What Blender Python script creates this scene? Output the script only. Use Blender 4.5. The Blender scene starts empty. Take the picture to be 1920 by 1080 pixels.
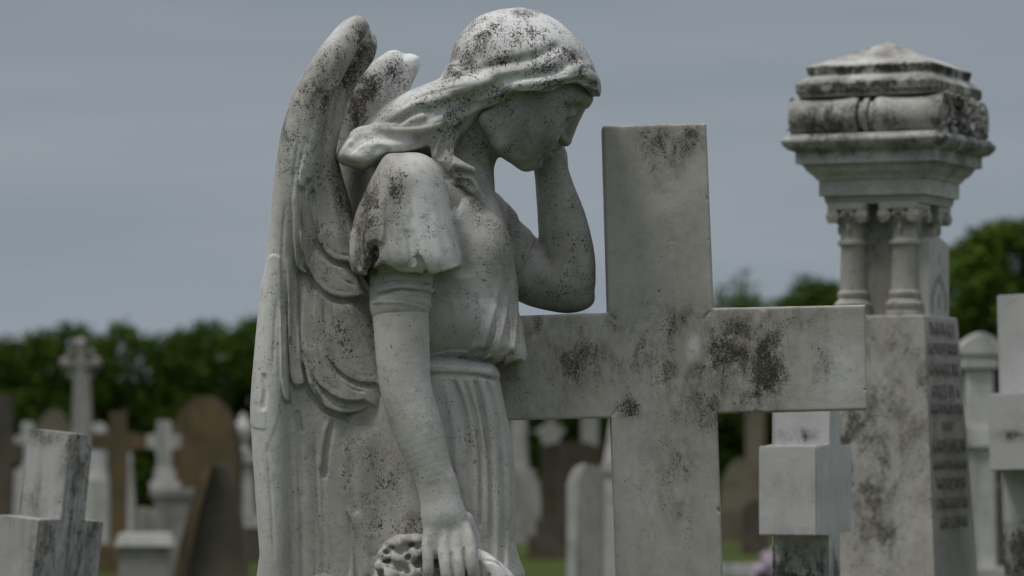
import bpy, bmesh, math, random
import numpy as np
from mathutils import Vector, Matrix
f32 = np.float32
random.seed(7)
np.random.seed(7)
R = math.radians
FPX = 7054.0          # focal length in photo pixels
HOR = 800.0           # horizon row of the photo
CAMH = 1.15           # camera height in metres
DS = 6.0              # metres to the statue
K = DS / FPX          # metres per photo pixel at the statue
scene = bpy.context.scene
col = scene.collection

def at(px, py, D):
    return Vector(((px - 960) / FPX * D, D, CAMH + (HOR - py) / FPX * D))

def tag(o, label=None, cat=None, group=None, kind=None):
    if label: o['label'] = label
    if cat: o['category'] = cat
    if group: o['group'] = group
    if kind: o['kind'] = kind
    return o

def empty(name, loc, rz=0, rx=0, ry=0):
    o = bpy.data.objects.new(name, None); col.objects.link(o)
    o.location = loc; o.rotation_euler = (rx, ry, rz)
    o.empty_display_size = 0.1
    return o

def link_mesh(name, me, mat=None, parent=None):
    o = bpy.data.objects.new(name, me); col.objects.link(o)
    if mat: me.materials.append(mat)
    if parent: o.parent = parent
    return o

def bm_obj(name, bm, mat=None, parent=None, smooth=None):
    me = bpy.data.meshes.new(name)
    bmesh.ops.recalc_face_normals(bm, faces=bm.faces)
    bm.to_mesh(me); bm.free()
    o = link_mesh(name, me, mat, parent)
    if smooth is not None:
        me.polygons.foreach_set('use_smooth', np.ones(len(me.polygons), dtype=bool))
        me.set_sharp_from_angle(angle=R(smooth))
    return o

def prism(bm, pts, y0, y1, bevel=0.0, shrink=0.0):
    """outline (x,z) points extruded from y0 to y1"""
    cx = sum(p[0] for p in pts) / len(pts); cz = sum(p[1] for p in pts) / len(pts)
    a = [bm.verts.new((x, y0, z)) for x, z in pts]
    b = [bm.verts.new((cx + (x - cx) * (1 - shrink), y1, cz + (z - cz) * (1 - shrink))) for x, z in pts]
    n = len(pts); fs = []
    f0 = bm.faces.new(a); f1 = bm.faces.new(b[::-1]); fs += [f0, f1]
    for i in range(n):
        fs.append(bm.faces.new((a[i], b[i], b[(i + 1) % n], a[(i + 1) % n])))
    if bevel:
        es = list({e for f in fs for e in f.edges})
        bmesh.ops.bevel(bm, geom=es, offset=bevel, segments=2, affect='EDGES', clamp_overlap=True)

def box(bm, x0, x1, y0, y1, z0, z1, bevel=0.0, taper=0.0):
    """box; taper = how far each side leans in towards the top"""
    t = taper
    v = [bm.verts.new(p) for p in ((x0, y0, z0), (x1, y0, z0), (x1, y1, z0), (x0, y1, z0),
         (x0 + t, y0 + t, z1), (x1 - t, y0 + t, z1), (x1 - t, y1 - t, z1), (x0 + t, y1 - t, z1))]
    fs = [bm.faces.new([v[i] for i in q]) for q in ((0, 3, 2, 1), (4, 5, 6, 7), (0, 1, 5, 4), (1, 2, 6, 5), (2, 3, 7, 6), (3, 0, 4, 7))]
    if bevel:
        es = list({e for f in fs for e in f.edges})
        bmesh.ops.bevel(bm, geom=es, offset=bevel, segments=2, affect='EDGES', clamp_overlap=True)

def lathe(bm, prof, cx=0, cy=0, n=28, sx=1.0, sy=1.0):
    """profile of (radius, z) turned about a vertical axis"""
    rings = []
    for r, z in prof:
        rings.append([bm.verts.new((cx + sx * r * math.cos(2 * math.pi * i / n), cy + sy * r * math.sin(2 * math.pi * i / n), z)) for i in range(n)])
    for a, b in zip(rings, rings[1:]):
        for i in range(n):
            bm.faces.new((a[i], a[(i + 1) % n], b[(i + 1) % n], b[i]))
    bm.faces.new(rings[0][::-1]); bm.faces.new(rings[-1])

def square_stack(bm, prof, wx, wy, bevel=0.0):
    """mouldings: profile of (outset, z) run round a rectangle wx x wy, mitred at the corners"""
    rings = []
    for o, z in prof:
        a, b = wx / 2 + o, wy / 2 + o
        rings.append([bm.verts.new(p) for p in ((-a, -b, z), (a, -b, z), (a, b, z), (-a, b, z))])
    for a, b in zip(rings, rings[1:]):
        for i in range(4):
            bm.faces.new((a[i], a[(i + 1) % 4], b[(i + 1) % 4], b[i]))
    bm.faces.new(rings[0][::-1]); bm.faces.new(rings[-1])

# ---------------------------------------------------------------- stone sculpting: signed distance fields
def P3(px, py, w):
    s = 1 + w / FPX
    return np.array(((px - 960) * s, w, (HOR - py) * s))

def smin(a, b, k):
    if k <= 0: return np.minimum(a, b)
    h = np.maximum(k - np.abs(a - b), 0) / k
    return np.minimum(a, b) - h * h * (k / 4)

def smooth_poly(pts, n=4, closed=True):
    p = np.array(pts, float); m = len(p); out = []
    rng = range(m) if closed else range(m - 1)
    for i in rng:
        if closed: a, b, c, d = p[i - 1], p[i], p[(i + 1) % m], p[(i + 2) % m]
        else: a, b, c, d = p[max(i - 1, 0)], p[i], p[i + 1], p[min(i + 2, m - 1)]
        for t in np.linspace(0, 1, n, endpoint=False):
            out.append(0.5 * (2 * b + (c - a) * t + (2 * a - 5 * b + 4 * c - d) * t * t + (3 * b - a - 3 * c + d) * t ** 3))
    if not closed: out.append(p[-1])
    return np.array(out)

def sd_poly(poly, X, Z):
    """signed distance to a closed outline, X,Z broadcast 2D"""
    d = np.full(np.broadcast(X, Z).shape, 1e9, f32); s = np.zeros(d.shape, bool)
    n = len(poly)
    for i in range(n):
        ax, az = poly[i]; bx, bz = poly[(i + 1) % n]
        ex, ez = bx - ax, bz - az
        wx, wz = X - ax, Z - az
        t = np.clip((wx * ex + wz * ez) / (ex * ex + ez * ez + 1e-9), 0, 1)
        np.minimum(d, (wx - ex * t) ** 2 + (wz - ez * t) ** 2, out=d)
        c = ((az > Z) != (bz > Z)) & (X < (bx - ax) * (Z - az) / (bz - az + 1e-12) + ax)
        s ^= c
    d = np.sqrt(d)
    return np.where(s, -d, d).astype(f32)

def outline(pts, w, smooth=True, n=4):
    p = smooth_poly(pts, n) if smooth else np.array(pts, float)
    return np.array([P3(a, b, w)[[0, 2]] for a, b in p])

class Field:
    def __init__(s, px0, px1, py0, py1, w0, w1, h=2.0):
        s.h = h; s.gain = 1.0; s.sigk = 1.0
        s.x = np.arange(px0 - 960 - 4 * h, px1 - 960 + 4 * h, h, dtype=f32)
        s.y = np.arange(w0 - 4 * h, w1 + 4 * h, h, dtype=f32)
        s.z = np.arange(HOR - py1 - 4 * h, HOR - py0 + 4 * h, h, dtype=f32)
        s.F = np.full((len(s.x), len(s.y), len(s.z)), 400, f32)
    def sl(s, lo, hi):
        out = []
        for a, l, u in zip((s.x, s.y, s.z), lo, hi):
            out.append(slice(int(np.searchsorted(a, l)), int(np.searchsorted(a, u))))
        return tuple(out)
    def g(s, q):
        return s.x[q[0]][:, None, None], s.y[q[1]][None, :, None], s.z[q[2]][None, None, :]
    def put(s, prim, k=6, op='add', m=14):
        lo, hi, fn = prim
        q = s.sl(np.array(lo) - m - 2.2 * k, np.array(hi) + m + 2.2 * k)
        if 0 in s.F[q].shape: return s
        d = fn(*s.g(q)).astype(f32)
        if op == 'add': s.F[q] = smin(s.F[q], d, k)
        elif op == 'sub': s.F[q] = -smin(-s.F[q], d, k)
        return s
    def add(s, prim, k=6): return s.put(prim, k, 'add')
    def sub(s, prim, k=4): return s.put(prim, k, 'sub')
    def cut2d(s, poly, k=3, w=0, keep='in', smooth=True):
        """keep only what lies inside (or outside) an outline, right through"""
        d = sd_poly(outline(poly, w, smooth), s.x[:, None], s.z[None, :])[:, None, :]
        if keep == 'out': d = -d
        s.F = -smin(-s.F, -d + 0 * s.F, k)
        return s
    def hit(s, px, py, w0=None, far=False):
        """first stone met along the sight line through a photo pixel"""
        ys = s.y if w0 is None else s.y[s.y > w0]
        if far: ys = ys[::-1]
        sc = 1 + ys / FPX
        i = np.clip(np.round(((px - 960) * sc - s.x[0]) / s.h).astype(int), 0, len(s.x) - 1)
        kz = np.clip(np.round(((HOR - py) * sc - s.z[0]) / s.h).astype(int), 0, len(s.z) - 1)
        j = np.round((ys - s.y[0]) / s.h).astype(int)
        v = s.F[i, j, kz]
        n = np.nonzero(v < 0)[0]
        if len(n): return float(ys[n[0]])
        return float(ys[np.argmin(v)])
    def stroke(s, pts, amp, sig, taper=(0.15, 0.15), smooth=True, w0=None, n=5):
        """a chisel stroke drawn over the surface: amp > 0 raises, < 0 cuts"""
        sig = sig * s.sigk
        p2 = smooth_poly(pts, n, closed=False) if smooth else np.array(pts, float)
        w = np.array([s.hit(a, b, w0) for a, b in p2])
        if len(w) > 4:
            wm = np.array([np.median(w[max(0, i - 2):i + 3]) for i in range(len(w))])
            w = np.where(np.abs(w - wm) > 12, wm, w)
            wp = np.pad(w, 2, mode='edge'); w = (wp[:-4] + wp[1:-3] + wp[2:-2] + wp[3:-1] + wp[4:]) / 5
        p = np.array([P3(a, b, c) for (a, b), c in zip(p2, w)])
        L = np.concatenate(([0], np.cumsum(np.linalg.norm(np.diff(p, axis=0), axis=1)))); tot = L[-1] + 1e-6
        q = s.sl(p.min(0) - 2.6 * sig, p.max(0) + 2.6 * sig)
        if 0 in s.F[q].shape: return s
        X, Y, Z = s.g(q)
        best = np.full(s.F[q].shape, 1e9, f32); T = np.zeros(best.shape, f32)
        for i in range(len(p) - 1):
            a, e = p[i], p[i + 1] - p[i]
            t = np.clip(((X - a[0]) * e[0] + (Y - a[1]) * e[1] + (Z - a[2]) * e[2]) / (e @ e + 1e-9), 0, 1).astype(f32)
            d = (X - a[0] - e[0] * t) ** 2 + (Y - a[1] - e[1] * t) ** 2 + (Z - a[2] - e[2] * t) ** 2
            m = d < best
            best = np.where(m, d, best); T = np.where(m, (L[i] + t * (L[i + 1] - L[i])) / tot, T)
        env = np.ones(best.shape, f32)
        if taper[0] > 0: env *= np.clip(T / taper[0], 0, 1) ** .7
        if taper[1] > 0: env *= np.clip((1 - T) / taper[1], 0, 1) ** .7
        s.F[q] -= amp * s.gain * env * np.exp(-best / (sig * sig))
        return s
    def layer(s, poly, amp, edge, w, fade=None, wmax=None, smooth=True):
        """raise everything inside an outline by amp with a stepped edge; fade=(px0,py0,px1,py1): 0 at first point, 1 at second"""
        d = sd_poly(outline(poly, w, smooth), s.x[:, None], s.z[None, :])
        t = np.clip(0.5 - d / (2 * edge), 0, 1); t = t * t * (3 - 2 * t)
        if fade:
            a, b = P3(fade[0], fade[1], w)[[0, 2]], P3(fade[2], fade[3], w)[[0, 2]]
            e = b - a
            u = np.clip(((s.x[:, None] - a[0]) * e[0] + (s.z[None, :] - a[1]) * e[1]) / (e @ e), 0, 1)
            t = t * u
        if wmax is None: s.F -= (amp * t)[:, None, :].astype(f32)
        else:
            j = int(np.searchsorted(s.y, wmax + 20))
            fall = np.clip((wmax + 20 - s.y[:j]) / 20, 0, 1)[None, :, None]
            s.F[:, :j, :] -= (amp * t)[:, None, :].astype(f32) * fall.astype(f32)
        return s
    def blur(s, n=1):
        F = s.F
        for _ in range(n):
            F[1:-1] = .25 * F[:-2] + .5 * F[1:-1] + .25 * F[2:]
            F[:, 1:-1] = .25 * F[:, :-2] + .5 * F[:, 1:-1] + .25 * F[:, 2:]
            F[:, :, 1:-1] = .25 * F[:, :, :-2] + .5 * F[:, :, 1:-1] + .25 * F[:, :, 2:]
        return s
    def mesh(s):
        return surface_nets(s)

def surface_nets(s):
    F = s.F
    F[0], F[-1] = np.maximum(F[0], 1), np.maximum(F[-1], 1)
    F[:, 0], F[:, -1] = np.maximum(F[:, 0], 1), np.maximum(F[:, -1], 1)
    F[:, :, 0], F[:, :, -1] = np.maximum(F[:, :, 0], 1), np.maximum(F[:, :, -1], 1)
    S = F < 0
    nx, ny, nz = F.shape
    cnt = np.zeros((nx - 1, ny - 1, nz - 1), np.uint8)
    C = [(a, b, c) for a in (0, 1) for b in (0, 1) for c in (0, 1)]
    for a, b, c in C: cnt += S[a:nx - 1 + a, b:ny - 1 + b, c:nz - 1 + c]
    act = (cnt > 0) & (cnt < 8)
    I, J, Kk = np.nonzero(act)
    idx = np.full(act.shape, -1, np.int32); idx[I, J, Kk] = np.arange(len(I))
    vals = {o: F[I + o[0], J + o[1], Kk + o[2]] for o in C}
    acc = np.zeros((len(I), 3)); num = np.zeros(len(I))
    for a in C:
        for ax in range(3):
            if a[ax]: continue
            b = list(a); b[ax] = 1; b = tuple(b)
            va, vb = vals[a], vals[b]
            m = (va < 0) != (vb < 0)
            t = np.where(m, va / np.where(m, va - vb, 1), 0)
            p = np.tile(np.array(a, float), (len(I), 1)); p[:, ax] += t
            acc += p * m[:, None]; num += m
    v = acc / num[:, None] + np.stack((I, J, Kk), 1)
    v = v * s.h + np.array((s.x[0], s.y[0], s.z[0]))
    quads = []
    for ax in range(3):
        q0 = [slice(1, n - 1) for n in F.shape]; q0[ax] = slice(0, F.shape[ax] - 1)
        q1 = list(q0); q1[ax] = slice(1, F.shape[ax])
        a, b = S[tuple(q0)], S[tuple(q1)]
        e = np.nonzero(a != b)
        flip = a[e]
        ii = [e[0] + (ax != 0), e[1] + (ax != 1), e[2] + (ax != 2)]
        u, w = [(1, 2), (2, 0), (0, 1)][ax]
        def cell(du, dw):
            k = [x.copy() for x in ii]; k[u] -= du; k[w] -= dw
            return idx[k[0], k[1], k[2]]
        Q = np.stack((cell(1, 1), cell(0, 1), cell(0, 0), cell(1, 0)), 1)
        Q[~flip] = Q[~flip][:, ::-1]
        quads.append(Q)
    return v.astype(np.float64), np.concatenate(quads)

def lattice_noise(v, scale, seed):
    rs = np.random.RandomState(seed); G = rs.rand(32, 32, 32) * 2 - 1
    p = v / scale; i = np.floor(p).astype(int); f = p - i; f = f * f * (3 - 2 * f)
    out = np.zeros(len(v))
    for a in (0, 1):
        for b in (0, 1):
            for c in (0, 1):
                w = (f[:, 0] if a else 1 - f[:, 0]) * (f[:, 1] if b else 1 - f[:, 1]) * (f[:, 2] if c else 1 - f[:, 2])
                out += w * G[(i[:, 0] + a) % 32, (i[:, 1] + b) % 32, (i[:, 2] + c) % 32]
    return out

def sculpt_obj(name, parts, mat, parent, origin, stains=(), white=(), soot_shade=(), gain=1.0, rough=0.28, unit=K):
    """mesh(es) from fields -> one object; stains: (px,py,rx,ry,amount) patches of lichen and sooty grime the stone carries"""
    V, Q, off = [], [], 0
    for fl in parts:
        v, q = fl.mesh(); V.append(v); Q.append(q + off); off += len(v)
    V = np.concatenate(V); Q = np.concatenate(Q)
    s = 1 + V[:, 1] / FPX
    px, py = V[:, 0] / s + 960, HOR - V[:, 2] / s
    st = np.zeros(len(V)); wh = np.zeros(len(V)); so_ = np.zeros(len(V))
    for arr, lst in ((st, stains), (wh, white), (so_, soot_shade)):
        for a, b, rx, ry, am in lst:
            if arr is st: am = am * gain
            d = np.sqrt(((px - a) / rx) ** 2 + ((py - b) / ry) ** 2)
            np.maximum(arr, am * np.clip(1.25 - d, 0, 1), out=arr)
    n = lattice_noise(V, 9, 3) * .5 + lattice_noise(V, 23, 5)
    me = bpy.data.meshes.new(name)
    W = V * unit
    W = W + np.array((0, DS, CAMH)) - np.array(origin)
    me.vertices.add(len(W)); me.vertices.foreach_set('co', W.astype(f32).ravel())
    me.loops.add(Q.size); me.loops.foreach_set('vertex_index', Q.astype(np.int32).ravel())
    me.polygons.add(len(Q)); me.polygons.foreach_set('loop_start', np.arange(0, Q.size, 4, dtype=np.int32))
    me.update(calc_edges=True)
    me.polygons.foreach_set('use_smooth', np.ones(len(Q), dtype=bool))
    if rough:
        nor = np.zeros(len(W) * 3, f32); me.vertices.foreach_get('normal', nor)
        W = W + nor.reshape(-1, 3) * (n * rough * unit)[:, None]
        me.vertices.foreach_set('co', W.astype(f32).ravel()); me.update()
    for nm, arr in (('stain', st), ('white', wh), ('soot_shade', so_)):
        at_ = me.attributes.new(nm, 'FLOAT', 'POINT'); at_.data.foreach_set('value', arr.astype(f32))
    return link_mesh(name, me, mat, parent)

# primitives: each returns (lo, hi, function)
def limb(pts, sy=1.0):
    """round cones through (px,py,w,r), eased into a smooth curve"""
    if len(pts) > 3:
        P_ = np.array(pts, float); out = []
        for i in range(len(P_) - 1):
            a, b, c, d = P_[max(i - 1, 0)], P_[i], P_[i + 1], P_[min(i + 2, len(P_) - 1)]
            for t in (0, .25, .5, .75): out.append(0.5 * (2 * b + (c - a) * t + (2 * a - 5 * b + 4 * c - d) * t * t + (3 * b - a - 3 * c + d) * t ** 3))
        pts = out + [P_[-1]]
    p = [(P3(a, b, c), r * (1 + c / FPX)) for a, b, c, r in pts]
    C = np.array([a for a, _ in p]); rr = np.array([r for _, r in p])
    lo = (C - rr[:, None] * np.array((1, max(sy, 1), 1))).min(0); hi = (C + rr[:, None] * np.array((1, max(sy, 1), 1))).max(0)
    def fn(X, Y, Z):
        best = None
        n = len(p)
        for i in range(max(n - 1, 1)):
            a, ra = p[i]; b, rb = p[min(i + 1, n - 1)]
            e = b - a; e = e.copy(); e[1] /= sy
            dx, dy, dz = X - a[0], (Y - a[1]) / sy, Z - a[2]
            t = np.clip((dx * e[0] + dy * e[1] + dz * e[2]) / (e @ e + 1e-9), 0, 1).astype(f32)
            d = np.sqrt((dx - e[0] * t) ** 2 + (dy - e[1] * t) ** 2 + (dz - e[2] * t) ** 2) - (ra + (rb - ra) * t)
            best = d if best is None else np.minimum(best, d)
        return best
    return lo, hi, fn

def ball(px, py, w, rx, ry, rz, ang=0):
    """ellipsoid: rx along the image axis turned by ang (clockwise down), rz across, ry in depth"""
    c = P3(px, py, w); r = max(rx, rz)
    ca, sa = math.cos(R(ang)), math.sin(R(ang))
    def fn(X, Y, Z):
        dx, dy, dz = X - c[0], Y - c[1], Z - c[2]
        u = dx * ca - dz * sa; v = dx * sa + dz * ca
        k0 = np.sqrt((u / rx) ** 2 + (dy / ry) ** 2 + (v / rz) ** 2)
        k1 = np.sqrt((u / rx ** 2) ** 2 + (dy / ry ** 2) ** 2 + (v / rz ** 2) ** 2)
        return k0 * (k0 - 1) / (k1 + 1e-6)
    return c - np.array((r, ry, r)), c + np.array((r, ry, r)), fn

def pillow(pts, wc, T, Rr, Ry=None, smooth=True, n=4, wfn=None, tfn=None, wspan=(0, 0), soft=70):
    """an outline with a rounded thickness: T half thickness, Rr rounding seen in the outline, Ry rounding in depth"""
    Ry = T if Ry is None else Ry
    po = outline(pts, wc, smooth, n)
    lo = np.array((po[:, 0].min(), wc - T + wspan[0], po[:, 1].min())); hi = np.array((po[:, 0].max(), wc + T + wspan[1], po[:, 1].max()))
    def fn(X, Y, Z):
        d2 = sd_poly(po, X[:, 0, :], Z[0, :, :])
        if soft:
            e = d2.copy()
            for _ in range(soft):
                e[1:-1] = .25 * e[:-2] + .5 * e[1:-1] + .25 * e[2:]
                e[:, 1:-1] = .25 * e[:, :-2] + .5 * e[:, 1:-1] + .25 * e[:, 2:]
            d2 = d2 + (e - d2) * np.clip((-d2 - 4) / 26, 0, 1)
        d2 = d2[:, None, :]
        cw = wc if wfn is None else wfn(X, Z); t = T if tfn is None else tfn(X, Z)
        qx = np.maximum(d2 + Rr, 0) / Rr
        qy = np.maximum(np.abs(Y - cw) - (t - Ry), 0) / Ry
        m = np.sqrt(qx * qx + qy * qy)
        inside = np.maximum(d2 + Rr, np.abs(Y - cw) - (t - Ry))
        sc = np.where(qx > qy, Rr, Ry)
        return np.where(m > 0, (m - 1) * np.minimum(sc, min(Rr, Ry) * 1.5), np.minimum(inside, 0) - min(Rr, Ry)).astype(f32)
    return lo, hi, fn
# ---------------------------------------------------------------- materials
class NT:
    def __init__(s, name):
        s.m = bpy.data.materials.new(name); s.m.use_nodes = True
        s.t = s.m.node_tree; s.n = s.t.nodes
        s.b = s.n['Principled BSDF']
        s.tc = s.n.new('ShaderNodeTexCoord')
    def link(s, a, b): s.t.links.new(a, b)
    def val(s, sock, v):
        if isinstance(v, bpy.types.NodeSocket): s.link(v, sock)
        else: sock.default_value = v
    def noise(s, vec, scale, detail=4, rough=.55, dist=0, out='Fac'):
        n = s.n.new('ShaderNodeTexNoise'); s.link(vec, n.inputs['Vector'])
        n.inputs['Scale'].default_value = scale; n.inputs['Detail'].default_value = detail
        n.inputs['Roughness'].default_value = rough; n.inputs['Distortion'].default_value = dist
        return n.outputs[out]
    def math(s, op, a, b=0.0, c=None, clamp=False):
        n = s.n.new('ShaderNodeMath'); n.operation = op; n.use_clamp = clamp
        s.val(n.inputs[0], a); s.val(n.inputs[1], b)
        if c is not None: s.val(n.inputs[2], c)
        return n.outputs[0]
    def ramp(s, v, lo, hi, a=0.0, b=1.0):
        n = s.n.new('ShaderNodeMapRange'); n.interpolation_type = 'SMOOTHSTEP'
        s.val(n.inputs['Value'], v); s.val(n.inputs['From Min'], lo); s.val(n.inputs['From Max'], hi)
        s.val(n.inputs['To Min'], a); s.val(n.inputs['To Max'], b)
        return n.outputs['Result']
    def mix(s, f, a, b, mode='MIX'):
        n = s.n.new('ShaderNodeMix'); n.data_type = 'RGBA'; n.blend_type = mode
        s.val(n.inputs[0], f)
        for i, v in ((6, a), (7, b)):
            s.val(n.inputs[i], v if isinstance(v, bpy.types.NodeSocket) else (*v, 1))
        return n.outputs[2]
    def scale(s, vec, v, off=(0, 0, 0)):
        n = s.n.new('ShaderNodeMapping'); s.link(vec, n.inputs['Vector'])
        n.inputs['Scale'].default_value = v; n.inputs['Location'].default_value = off
        return n.outputs[0]
    def bump(s, h, strength, dist=.002, nxt=None):
        n = s.n.new('ShaderNodeBump'); n.inputs['Strength'].default_value = strength; n.inputs['Distance'].default_value = dist
        s.link(h, n.inputs['Height'])
        if nxt: s.link(nxt, n.inputs['Normal'])
        return n.outputs[0]

def stone(name, base=(.545, .532, .508), dark=(.42, .408, .386), grime=(.12, .114, .10), density=0.05, blobs=(), scale=1.0,
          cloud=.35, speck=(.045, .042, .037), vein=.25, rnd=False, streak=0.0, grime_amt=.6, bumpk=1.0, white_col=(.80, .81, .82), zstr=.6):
    """weathered stone: cloudy tone, veins, lichen specks whose density is set by patches"""
    t = NT(name)
    v = t.tc.outputs['Object']
    if rnd:
        oi = t.n.new('ShaderNodeObjectInfo')
        va = t.n.new('ShaderNodeVectorMath'); va.operation = 'ADD'; t.link(v, va.inputs[0])
        cm = t.n.new('ShaderNodeCombineXYZ'); t.link(t.math('MULTIPLY', oi.outputs['Random'], 37.0), cm.inputs[0]); t.link(t.math('MULTIPLY', oi.outputs['Random'], 11.0), cm.inputs[2])
        t.link(cm.outputs[0], va.inputs[1]); v = va.outputs[0]
    n1 = t.noise(v, 5.5 * scale, 7, .6, .4)
    c = t.mix(t.ramp(n1, .35, .65), dark, base)
    n2 = t.noise(v, 27 * scale, 7, .66, .3)
    c = t.mix(t.ramp(n2, .48, .78, 0, cloud), c, tuple(x * .48 for x in dark))
    if vein:
        nv = t.noise(v, 7 * scale, 5, .6, 1.8)
        vv = t.ramp(t.math('ABSOLUTE', t.math('SUBTRACT', nv, .5)), 0, .022, vein, 0)
        c = t.mix(vv, c, tuple(x * f for x, f in zip(base, (.42, .45, .52))))
    # patches
    st = t.n.new('ShaderNodeAttribute'); st.attribute_name = 'stain'
    dens = st.outputs['Fac']
    for (x, z, rx, rz, am) in blobs:
        s_ = t.scale(t.tc.outputs['Object'], (1 / rx, 0, 1 / rz), (-x / rx, 0, -z / rz))
        ln = t.n.new('ShaderNodeVectorMath'); ln.operation = 'LENGTH'; t.link(s_, ln.inputs[0])
        dens = t.math('MAXIMUM', dens, t.ramp(ln.outputs['Value'], .1, 1.25, am, 0))
    nd = t.noise(t.scale(v, (1, 1, .6)), 21 * scale, 5, .62, .5)
    dens = t.math('MULTIPLY', dens, t.ramp(nd, .35, .64, .36, 1.25))
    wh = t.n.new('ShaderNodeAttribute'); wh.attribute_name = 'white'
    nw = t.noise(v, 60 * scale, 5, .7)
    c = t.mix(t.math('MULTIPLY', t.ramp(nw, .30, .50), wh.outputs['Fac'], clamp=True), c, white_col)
    if streak:
        ns = t.noise(t.scale(v, (26 * scale, 26 * scale, 2.2 * scale)), 1.0, 6, .65, .3)
        c = t.mix(t.ramp(ns, .50, .72, 0, streak), c, grime)
    # a thin sooty film, mottled and drawn out by run-off
    zs = zstr
    n3 = t.noise(t.scale(v, (1, 1, zs)), 24 * scale, 7, .66, .5)
    nm = t.noise(t.scale(v, (1, 1, .35 + zs * .6)), 95 * scale, 6, .74, .4)
    nf = t.noise(t.scale(v, (1, 1, .75)), 260 * scale, 4, .66, .3)
    lo = t.math('ADD', t.math('MULTIPLY', n3, .5), t.math('MULTIPLY', nm, .5))
    film = t.math('MULTIPLY', t.ramp(lo, .37, .57), t.math('MULTIPLY', dens, .85), clamp=True)
    film = t.math('MULTIPLY', t.math('MINIMUM', film, .86), t.math('SUBTRACT', 1.0, t.math('MULTIPLY', wh.outputs['Fac'], .6), clamp=True))
    c = t.mix(film, c, tuple(x * 1.5 for x in grime))
    sa = t.n.new('ShaderNodeAttribute'); sa.attribute_name = 'soot_shade'  # sooty film with shade painted in over the sheltered parts
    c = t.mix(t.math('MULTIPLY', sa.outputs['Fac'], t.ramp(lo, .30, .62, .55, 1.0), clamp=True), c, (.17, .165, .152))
    # mottled black growth, grain by grain
    nc = t.math('ADD', t.math('ADD', t.math('MULTIPLY', n3, .28), t.math('MULTIPLY', nm, .34)), t.math('MULTIPLY', nf, .38))
    th = t.math('SUBTRACT', .610, t.math('MULTIPLY', dens, .105))
    c = t.mix(t.ramp(nc, th, t.math('ADD', th, .075), 0, grime_amt), c, tuple(x * .62 for x in grime))
    # fine specks of several sizes
    n5 = t.noise(v, 34 * scale, 5, .65)
    sp = None
    for sc_, base_t, kd, dk in ((360, .672, .105, .5), (200, .690, .085, .45), (105, .712, .05, .35)):
        n4 = t.noise(t.scale(v, (1, 1, .85), (sc_ * .01, .3, .1)), sc_ * scale, 3, .58, .3)
        ns_ = t.math('ADD', t.math('MULTIPLY', n4, .72), t.math('MULTIPLY', n5, .28))
        th2 = t.math('SUBTRACT', base_t - density * dk, t.math('MULTIPLY', dens, kd))
        sp_ = t.ramp(ns_, th2, t.math('ADD', th2, .035), 0, .85)
        c = t.mix(sp_, c, speck)
        sp = sp_ if sp is None else sp
    n4 = nf
    # rare ochre lichen
    n7 = t.noise(t.scale(v, (1, 1, 1), (3.3, 1.7, .4)), 33 * scale, 3, .5, .5)
    c = t.mix(t.math('MULTIPLY', t.ramp(n7, .745, .775), t.math('ADD', .1, dens, clamp=True)), c, (.25, .12, .025))
    t.link(c, t.b.inputs['Base Color'])
    t.b.inputs['Roughness'].default_value = .82
    t.b.inputs['Specular IOR Level'].default_value = .22
    hb = t.math('ADD', t.math('MULTIPLY', n2, .45), t.math('ADD', t.math('MULTIPLY', n4, .6), t.math('MULTIPLY', sp, -.4)))
    t.link(t.bump(hb, .45 * bumpk, .0022), t.b.inputs['Normal'])
    return t.m

def plain(name, colr, rough=.8, var=.3, scale=20, spec=.2):
    t = NT(name)
    n = t.noise(t.tc.outputs['Object'], scale, 5, .6)
    c = t.mix(t.ramp(n, .3, .7), tuple(x * (1 - var) for x in colr), tuple(min(1, x * (1 + var)) for x in colr))
    t.link(c, t.b.inputs['Base Color']); t.b.inputs['Roughness'].default_value = rough
    t.b.inputs['Specular IOR Level'].default_value = spec
    return t.m
# ---------------------------------------------------------------- the carved angel
BASE_PY = 1750
def Zp(py, D=DS): return CAMH + (HOR - py) / FPX * D
angel_loc = at(800, BASE_PY, DS); angel_loc.z = 0.0
angel = tag(empty('angel_statue', angel_loc), 'weathered white marble winged angel bowed over a big plain cross, head on hand', 'statue')
M_angel = stone('statue_marble', density=.115)

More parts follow.
